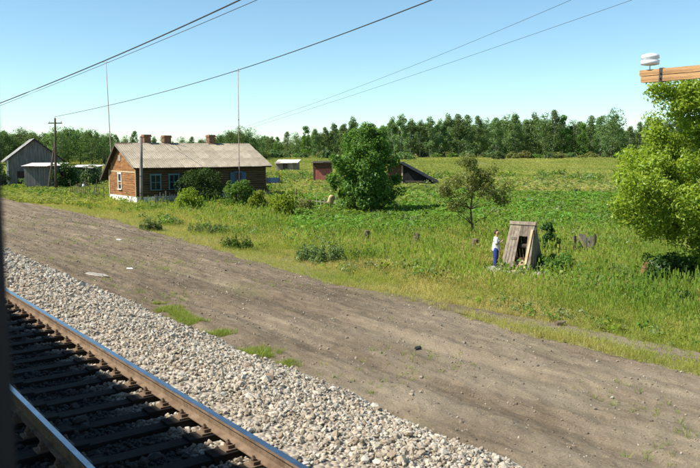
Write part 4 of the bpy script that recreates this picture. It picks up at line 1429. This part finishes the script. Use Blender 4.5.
# big lime tree at the right edge, its trunk beyond the frame
rng = np.random.default_rng(43)
Yt = 25.0
k = Yt / F_PX
bx = at(765, 285, Yt)
base = on(bx.x, Yt)
def loc(px, py): 
    q = at(px, py, Yt)
    return (q.x - base.x, q.z - base.z)
cl = []
for (px, py, rx, ry, n_) in ((700, 262, 30, 14, 18), (680, 180, 40, 40, 40), (690, 130, 34, 40, 40), (705, 105, 30, 26, 24), (668, 160, 34, 26, 36), (645, 176, 27, 20, 28), (640, 205, 24, 20, 24), (675, 205, 34, 22, 34), (720, 170, 36, 50, 40), (715, 225, 30, 20, 14), (715, 245, 34, 18, 22), (632, 190, 22, 26, 20), (690, 222, 34, 20, 30), (660, 224, 20, 14, 12), (655, 92, 14, 8, 8), (672, 98, 14, 10, 10), (628, 180, 14, 12, 8), (760, 140, 40, 50, 30), (622, 208, 9, 10, 6), (643, 226, 10, 10, 5), (690, 88, 12, 7, 7)):
    x, z = loc(px, py)
    cl += ellipsoid_clumps(rng, n_, (x, rng.normal() * .5, z), (rx * k * 1.08, rx * k * 1.1, ry * k * 1.08), .30, .25)
cr = leaf_cloud('crown', rng, cl, 62000, .12, M['leaf_bright'], asp=.45, flat=.25, shell=.15)
H = 7.2
tk = limb_mesh('trunk', rng, [(0, 0, -.2), (.05, 0, 1.2), (-.1, .1, 2.8), (.1, 0, 4.6), (.0, 0, 6.8)], .2, [c[:3] for c in cl[::9] if c[2] > 3.4], M['bark'])
make_tree('leafy_tree', 'bright lime green tree spilling in from the right edge', 'tree', base, tk, cr)

# bushes and weed clumps: (label, px, base y, half width px, height px, material, leaves, leaf size, kind)
rng = np.random.default_rng(47)
def bush(label, px, py, hw, h, mat_, n, size, name='bush', cat='bush', spiky=False, p=None, group=None, depth=1.0):
    p = p or G(px, py)
    k = p.y / F_PX
    hw, h = hw * k, h * k
    cl = ellipsoid_clumps(rng, 34, (0, 0, h * .5), (hw * .8, hw * .8 * depth, h * .42), min(hw, h) * .24, .35)
    cl += ellipsoid_clumps(rng, 12, (0, 0, h * .22), (hw * .9, hw * .8 * depth, h * .2), min(hw, h) * .22, .3)
    for _ in range(7):
        a = rng.normal() * hw * .45
        cl.append((a, rng.normal() * hw * .3 * depth, h * (.8 + .2 * rng.random()) * (1 - .25 * abs(a) / hw), min(hw, h) * .15))
    if spiky:
        cl = []
        for _ in range(34):
            a_, r_ = rng.random() * 6.283, math.sqrt(rng.random())
            bx_, by_ = hw * r_ * math.cos(a_), hw * r_ * math.sin(a_) * .8
            hh = h * (1.1 - .45 * r_) * (.55 + .5 * rng.random())
            lx_ = rng.normal() * .12 * h
            for q_ in np.linspace(.12, 1, 6):
                cl.append((bx_ + lx_ * q_, by_ + rng.normal() * .03 * h, hh * q_, .16 * h * (1.15 - .85 * q_)))
    t = thing(name, label, cat, p, 0, group)
    mb = MB()
    for i in range(6):
        c = cl[i * 7 % len(cl)]
        r_ = max(.012, .014 * h)
        mb.tube([(c[0] * .15, c[1] * .15, -.05), (c[0] * .5, c[1] * .5, c[2] * .55), c[:3]], [r_ * 1.3, r_, r_ * .5], 5)
    mb.build('stems', M['bark'], t)
    me = leaf_cloud('foliage', rng, cl, n, size, mat_, asp=.32 if spiky else .5, flat=.1 if spiky else .35)
    obj('foliage', me, t)
    return t
BU = [
 ('large dark green bush against the front of the log house', 203, 206, 26, 38, 'leaf_dark', 9000, .16),
 ('round yellow green bush by the fence left of the dark bush', 188, 212, 17, 23, 'leaf_yellow', 4200, .16),
 ('mid green spreading bush below the blue shuttered window', 238, 209, 19, 31, 'leaf_mid', 5200, .16),
 ('small yellow green bush at the right end of the picket fence', 258, 213, 11, 22, 'leaf_yellow', 2800, .15),
 ('yellow green bush standing in the grass right of the house', 284, 219, 16, 29, 'leaf_yellow', 4200, .15),
 ('slim pale bush beside the house corner and blue cart', 264, 199, 7, 17, 'leaf_mid', 1500, .15),
 ('dark low bush under the stick fence', 304, 214, 13, 16, 'leaf_olive', 2400, .13),
 ('dark narrow bush growing right behind the well house', 548, 258, 11, 38, 'leaf_dark', 3000, .11),
 ('low leafy green bush at the right foot of the well', 556, 272, 24, 18, 'leaf_mid', 3600, .11),
 ('dark green bush at the right edge beside the reddish post', 674, 291, 32, 38, 'leaf_dark', 7000, .10),
 ('small dark bush below the larger dark bush at right edge', 683, 309, 15, 17, 'leaf_dark', 2000, .09),
 ('dark broad bush in front of the low shed, far left', 64, 191, 17, 31, 'leaf_dark', 4200, .22),
 ('green bush right of the dark one near the power pole', 92, 189, 15, 25, 'leaf_left', 3200, .22),
 ('small bush at the foot of the far left barn', 30, 189, 10, 13, 'leaf_left', 1800, .22),
 ('shaded bush at the very left edge under the barn eave', 2, 190, 9, 26, 'leaf_dark', 2400, .22),
]
for lb, px, py, hw, h, mt, n, sz in BU:
    bush(lb, px, py, hw, h, M[mt], n, sz)
WE = [
 ('wide grey green weed clump at the roadside left of centre', 320, 263, 25, 27, 'leaf_grey', 4600, .12),
 ('dark leafy weed clump below the first short post', 368, 262, 18, 18, 'leaf_mid', 2400, .11),
 ('dark green weed clump below the yellow bushes', 238, 249, 15, 20, 'leaf_mid', 2000, .11),
 ('pale grey weed clump in the grass under the fence', 208, 233, 24, 15, 'leaf_grey', 2600, .12),
 ('bluish weed clump at the road edge below the utility pole', 150, 230, 12, 16, 'leaf_grey', 1800, .13),
 ('small low dark weed in the grass below the first post', 394, 274, 9, 9, 'leaf_mid', 900, .08),
 ('low spreading weed at the left foot of grey green clump', 358, 268, 20, 9, 'leaf_mid', 1500, .1),
 ('small green weed left of the reddish post', 622, 284, 10, 10, 'leaf_mid', 900, .08),
 ('dark shrubby weed standing in the crop near the tree', 575, 196, 7, 10, 'leaf_dark', 900, .16),
]
for lb, px, py, hw, h, mt, n, sz in WE:
    bush(lb, px, py, hw, h, M[mt], n, sz, 'weed_clump', 'weed', True)

# far hedge bushes before the treeline
rng = np.random.default_rng(51)
hm_ = []
for v in range(4):
    cl = ellipsoid_clumps(rng, 26, (0, 0, .5), (.8, .7, .42), .26, .3) + ellipsoid_clumps(rng, 12, (0, 0, .2), (.95, .8, .2), .2, .3)
    hm_.append(leaf_cloud('foliage', rng, cl, 1300, .17, M[('leaf_mid', 'leaf_birch', 'leaf_olive', 'leaf_left')[v]], asp=.7))
for px in np.arange(262, 660, 11.5):
    px = px + rng.normal() * 3
    Y = 226 + rng.normal() * 7
    q = at(px, 158, Y)
    o = obj('hedge_bush', hm_[rng.integers(0, 4)])
    o.location = on(q.x, Y, -.1)
    s = (.7 + .6 * rng.random())
    o.scale = (2.6 * s, 2.4 * s, 1.9 * s * (.8 + .5 * rng.random()))
    o.rotation_euler = (0, 0, rng.random() * 6.28)
    tag(o, 'low bush in the row along the foot of the far treeline', 'bush', 'bushes along the far treeline')

# treeline: individual trees with trunk and crown
rng = np.random.default_rng(53)
TV = []
def tree_variant(kind, mt, n=3400):
    cl = []
    if kind == 'birch':
        for i in range(60):
            z = .10 + .90 * rng.random() ** .85
            w = .235 * max(0.0, 1.02 - z) ** .55 * (1 if z > .3 else .6 + 1.33 * z) + .012
            a = rng.random() * 6.28
            r_ = w * (.35 + .65 * rng.random())
            cl.append((r_ * math.cos(a), r_ * math.sin(a), z, .035 + .035 * rng.random()))
    else:
        cl = ellipsoid_clumps(rng, 64, (0, 0, .52), (.27, .27, .44), .075, .4)
        cl += ellipsoid_clumps(rng, 12, (.08 * rng.normal(), 0, .85), (.14, .14, .13), .055, .3)
    cr = leaf_cloud('crown', rng, cl, n, .026, M[mt], asp=.75)
    tk = limb_mesh('trunk', rng, [(0, 0, -.03), (.006, 0, .3), (-.006, .004, .6), (0, 0, .92)], .012, [c[:3] for c in cl[::9]], M['birch_bark' if kind == 'birch' else 'bark'], 6, .001)
    return tk, cr
for kind, mt in (('birch', 'leaf_birch'), ('birch', 'leaf_birch'), ('birch', 'leaf_birch'), ('birch', 'leaf_mid'), ('round', 'leaf_birch'), ('round', 'leaf_left'), ('round', 'leaf_left')):
    TV.append(tree_variant(kind, mt))
tops = [(-60, 130), (0, 128), (20, 125), (40, 131), (62, 124), (85, 125), (100, 131), (130, 134), (165, 137), (200, 136), (222, 128), (240, 125), (258, 131), (278, 135), (292, 133), (305, 128), (330, 123), (350, 121), (372, 124), (400, 118), (425, 118), (450, 114), (465, 115), (482, 120), (500, 115), (522, 112), (545, 112), (560, 117), (578, 119), (590, 116), (604, 117), (625, 124), (650, 119), (700, 116), (780, 118)]
tx, ty = zip(*tops)
def far_tree(px, Y, top, v, label, group, name='forest_tree', wx=1.0):
    q = at(px, 150, Y)
    g = terrain(q.x, Y) - .1
    h = at(px, top, Y).z - g
    tk, cr = TV[v]
    t = make_tree(name, label, 'tree', (q.x, Y, g), tk, cr, group, (h * wx, h * wx, h), rng.random() * 6.28)
x = -40.0
while x < 745:
    left = x < 115
    Y = (170 if left else 232) + 9 * rng.random()
    if 115 <= x < 262: Y = 205 + 8 * rng.random()
    top = np.interp(x, tx, ty) + rng.normal() * 3.0 + 1
    v = int(rng.choice([4, 5, 6, 5])) if (left or 200 < x < 262) else int(rng.choice([0, 1, 2, 3, 0, 1, 4]))
    if left:
        far_tree(x, Y, top, v, 'leafy tree in the wood behind the barn and sheds', 'trees of the wood behind the barn', wx=1.15)
    elif x < 262:
        far_tree(x, Y, top, v, 'dark leafy tree rising behind the log house roof', 'trees behind the log house', wx=1.05)
    else:
        far_tree(x, Y, top, v, 'slender birch in the front row of the far treeline', 'birches of the far treeline', wx=1.05)
    x += 9.5 if not left else 12
far_tree(612, 228, 107, 4, 'tallest broad tree at the right end of the far treeline', None, wx=.95)
# second row behind, then the mass of the wood
P, Sx, Rz = [], [], []
wood = []
for kx in np.arange(-60, 770, 5.5):
    left = kx < 115
    Y = (186 if left else 252) + 22 * rng.random()
    if 115 <= kx < 262: Y = 222 + 14 * rng.random()
    q = at(kx, 150, Y)
    g = terrain(q.x, Y)
    h = at(kx, np.interp(kx, tx, ty) + 9 + rng.normal() * 2.5, Y).z - g
    P.append((q.x, Y, g)); Sx.append((h * 1.1, h * 1.1, h)); Rz.append(rng.random() * 6.28)
    for row in range(4):
        Y2 = Y + 14 + 14 * row + 8 * rng.random()
        q = at(kx + rng.normal() * 4, 150, Y2)
        P.append((q.x, Y2, terrain(q.x, Y2))); Sx.append((h * 1.35, h * 1.35, h * (1.02 + .02 * row))); Rz.append(rng.random() * 6.28)
for side in (-1, 1):                                 # the wood goes on beyond the frame
    for i in range(170):
        Y = 200 + 110 * rng.random()
        xx = side * (Y * .52 + 90 * rng.random())
        h = 11 + 4 * rng.random()
        P.append((xx, Y, terrain(xx, Y))); Sx.append((h, h, h)); Rz.append(rng.random() * 6.28)
scatter('far_wood', 'dense mass of trees filling the wood behind the front row', 'wood', P, np.array(Rz), np.array(Sx), [TV[i][1] for i in (0, 1, 4, 5)])
scatter('far_wood_trunks', 'trunks standing inside the far wood', 'wood', P, np.array(Rz), np.array(Sx), [TV[i][0] for i in (0, 1, 4, 5)])

# ------------------------------------------------------------------ grass, crop and weeds (uncountable)
rng = np.random.default_rng(61)
def house_block(x, y):
    q = house.matrix_basis.inverted() @ Vector((x, y, 0))
    if -.3 < q.x < HL + .3 and -.3 < q.y < HW + .3: return True
    q = well.matrix_basis.inverted() @ Vector((x, y, 0))
    if -1.3 < q.x < 1.2 and -1.35 < q.y < .95: return True
    return (x - pp.x) ** 2 + (y - pp.y) ** 2 < .12
house.matrix_basis; 
bpy.context.view_layer.update()
def path_mask(x, y, d, t):           # worn footpath near the right edge, parallel to the road
    return t < 17.5 and abs(d - path_c(t)) < path_w(t) + .05
def crop_zone(x, y):
    w = 6 * nz(x, y, .05, 12)
    return 42 + .25 * w < y < 78 + 1.6 * w and -.055 * y - 1 + .5 * w < x < .42 * y + 3 + .4 * w
near = {'grass': [], 'dry': [], 'green': []}
def sample(n, y0, y1, pw):
    u = rng.random(n)
    a = 1 - pw
    Y = (y0 ** a + (y1 ** a - y0 ** a) * u) ** (1 / a)
    X = (rng.random(n) * 2 - 1) * (Y * .52 + 3)
    return X, Y
X, Y = sample(115000, 11, 75, .45)
GP = {k: ([], []) for k in ('grass', 'dry', 'tall')}
for x, y in zip(X, Y):
    d, t = inv(x, y)
    e = edge(t)
    if d < e - .1: continue
    rel = d - e
    if rel < .3 and rng.random() > .5 + rel: continue
    if house_block(x, y): continue
    if path_mask(x, y, d, t) and rng.random() < .78: continue
    if crop_zone(x, y) and rng.random() < .82: continue
    n_ = nz(x, y, .22, 20.0)
    dryp = .88 - .42 * float(sstep(2.0, 8.0, rel))
    if n_ > .15: dryp += .25
    r = rng.random()
    hs = .38 + .62 * float(sstep(.5, 7, rel))
    big = 1 + max(0, (y - 25)) / 60
    if r < dryp: kk = 'dry'
    elif rel > 3.5 and r > .9: kk = 'tall'
    else: kk = 'grass'
    s = hs * (.7 + .6 * rng.random()) * (1 + .35 * n_)
    if (x - wp.x + .5) ** 2 + ((y - wp.y + 1.6) * .8) ** 2 < 4.2: s *= .42
    GP[kk][0].append((x, y, terrain(x, y) - .01)); GP[kk][1].append((s * big, s * big, s))
tv = [tuft(rng, 16, .36, .13, .007, .5, [M['grass']]) for _ in range(4)]
dv_ = [tuft(rng, 16, .34, .13, .006, .6, [M['grass_dry']], 5) for _ in range(4)]
tl = [tuft(rng, 18, .62, .16, .008, .35, [M['grass']], 8) for _ in range(3)]
for kk, vs, lb in (('grass', tv, 'knee high green meadow grass between road and house'), ('dry', dv_, 'yellowed dry grass along the road edge'), ('tall', tl, 'tall seeding grass standing in the meadow')):
    n = len(GP[kk][0])
    scatter('meadow_grass' if kk == 'grass' else kk + '_grass', lb, 'grass', GP[kk][0], rng.random(n) * 6.28, np.array(GP[kk][1]), vs)
# far meadow
X, Y = sample(60000, 62, 262, .75)
FD = ([], [])
P, S = [], []
for x, y in zip(X, Y):
    d, t = inv(x, y)
    if d < edge(t) or house_block(x, y): continue
    if crop_zone(x, y) and rng.random() < .75: continue
    s = (1.1 + .9 * rng.random()) * (.8 + .5 * nz(x, y, .05, 7)) * (1 + y / 500)
    if y > 85: s *= 1 - .42 * float(sstep(85, 140, y))
    if nz(x, y, .045, 71) + .25 * rng.normal() > .12:
        FD[0].append((x, y, terrain(x, y) - .02)); FD[1].append((s * 2.3, s * 2.3, s * 1.0)); continue
    P.append((x, y, terrain(x, y) - .02)); S.append((s * 2.3, s * 2.3, s * .85))
n = len(FD[0])
scatter('far_dry_grass', 'pale seeding dry grass in patches of the far field', 'grass', FD[0], rng.random(n) * 6.28, np.array(FD[1]), [tuft(rng, 22, .36, .30, .022, .5, [M['grass_dry_far']], 8) for _ in range(4)])
fv = [tuft(rng, 22, .36, .30, .022, .6, [M['grass_far']], 4) for _ in range(4)]
n = len(P)
scatter('far_grass', 'rough yellow green grass of the far field', 'grass', P, rng.random(n) * 6.28, np.array(S), fv)
# leafy crop and broad weeds in the garden field
def leafy(rng, n, h, spread, size, mat_):
    cl = ellipsoid_clumps(rng, 9, (0, 0, h * .55), (spread, spread, h * .4), spread * .38, .2)
    return leaf_cloud('plant', rng, cl, n, size, mat_, asp=.6, flat=.7, outward=.4)
X, Y = sample(40000, 36, 100, .5)
P, S = [], []
for x, y in zip(X, Y):
    if not crop_zone(x, y): continue
    d, t = inv(x, y)
    # rows run along the track
    if abs(((d / .9) % 1) - .5) > .40 and rng.random() < .7: continue
    s = (.75 + .5 * rng.random()) * (1 + .3 * nz(x, y, .2, 5)) * (1 + max(0, y - 45) / 110)
    P.append((x, y, terrain(x, y) - .02)); S.append(s)
n = len(P)
scatter('garden_crop', 'bright green leafy crop growing behind the short posts', 'crop', P, rng.random(n) * 6.28, np.array(S), [leafy(rng, 34, .42, .26, .17, M['leaf_crop']) for _ in range(5)])
X, Y = sample(17000, 14, 130, .5)
P, S = [], []
for x, y in zip(X, Y):
    d, t = inv(x, y)
    if d < edge(t) + 1.6 or house_block(x, y) or path_mask(x, y, d, t): continue
    nn = nz(x, y, .28, 31)
    if nn < .02 + .35 * rng.random() * (1 if d < 22 else .4): continue
    s = (.6 + .8 * rng.random()) * (1 + max(0, y - 40) / 80) * (.55 if d < 17 else 1)
    P.append((x, y, terrain(x, y) - .02)); S.append(s)
n = len(P)
scatter('meadow_weeds', 'broad leaved weeds mixed into the meadow grass', 'weeds', P, rng.random(n) * 6.28, np.array(S), [leafy(rng, 30, .5, .24, .12, M[mt]) for mt in ('leaf_mid', 'leaf_grey', 'leaf_yellow', 'leaf_mid', 'leaf_olive')])
# fresh green tongues of grass where ballast meets dirt, and strays on the road
P, S = [], []
for _ in range(2300):
    t = 11 + 7.5 * rng.random()
    d = 6.98 + .16 * rng.normal() + .03 * (t - 8)
    if nz(t, 0, .8, 44) < -.05 or nz(t, d, 1.2, 45) < -.1: continue
    x, y = DT(d, t)
    P.append((x, y, max(road_z(d, t), ballast_z(min(d, 7.1), t)))); S.append(.14 + .24 * rng.random())
for _ in range(2600):
    t = 2 + 45 * rng.random()
    d = 7.2 + (edge(t) - 7.0) * rng.random() 
    if nz(d, t, .35, 46) < .22: continue
    x, y = DT(d, t)
    P.append((x, y, road_z(d, t) - .01)); S.append(.2 + .25 * rng.random())
n = len(P)
scatter('roadside_grass', 'fresh green grass tongues where the ballast meets the dirt', 'grass', P, rng.random(n) * 6.28, np.array(S), [tuft(rng, 18, .30, .12, .006, .8, [M['grass_green']]) for _ in range(4)])
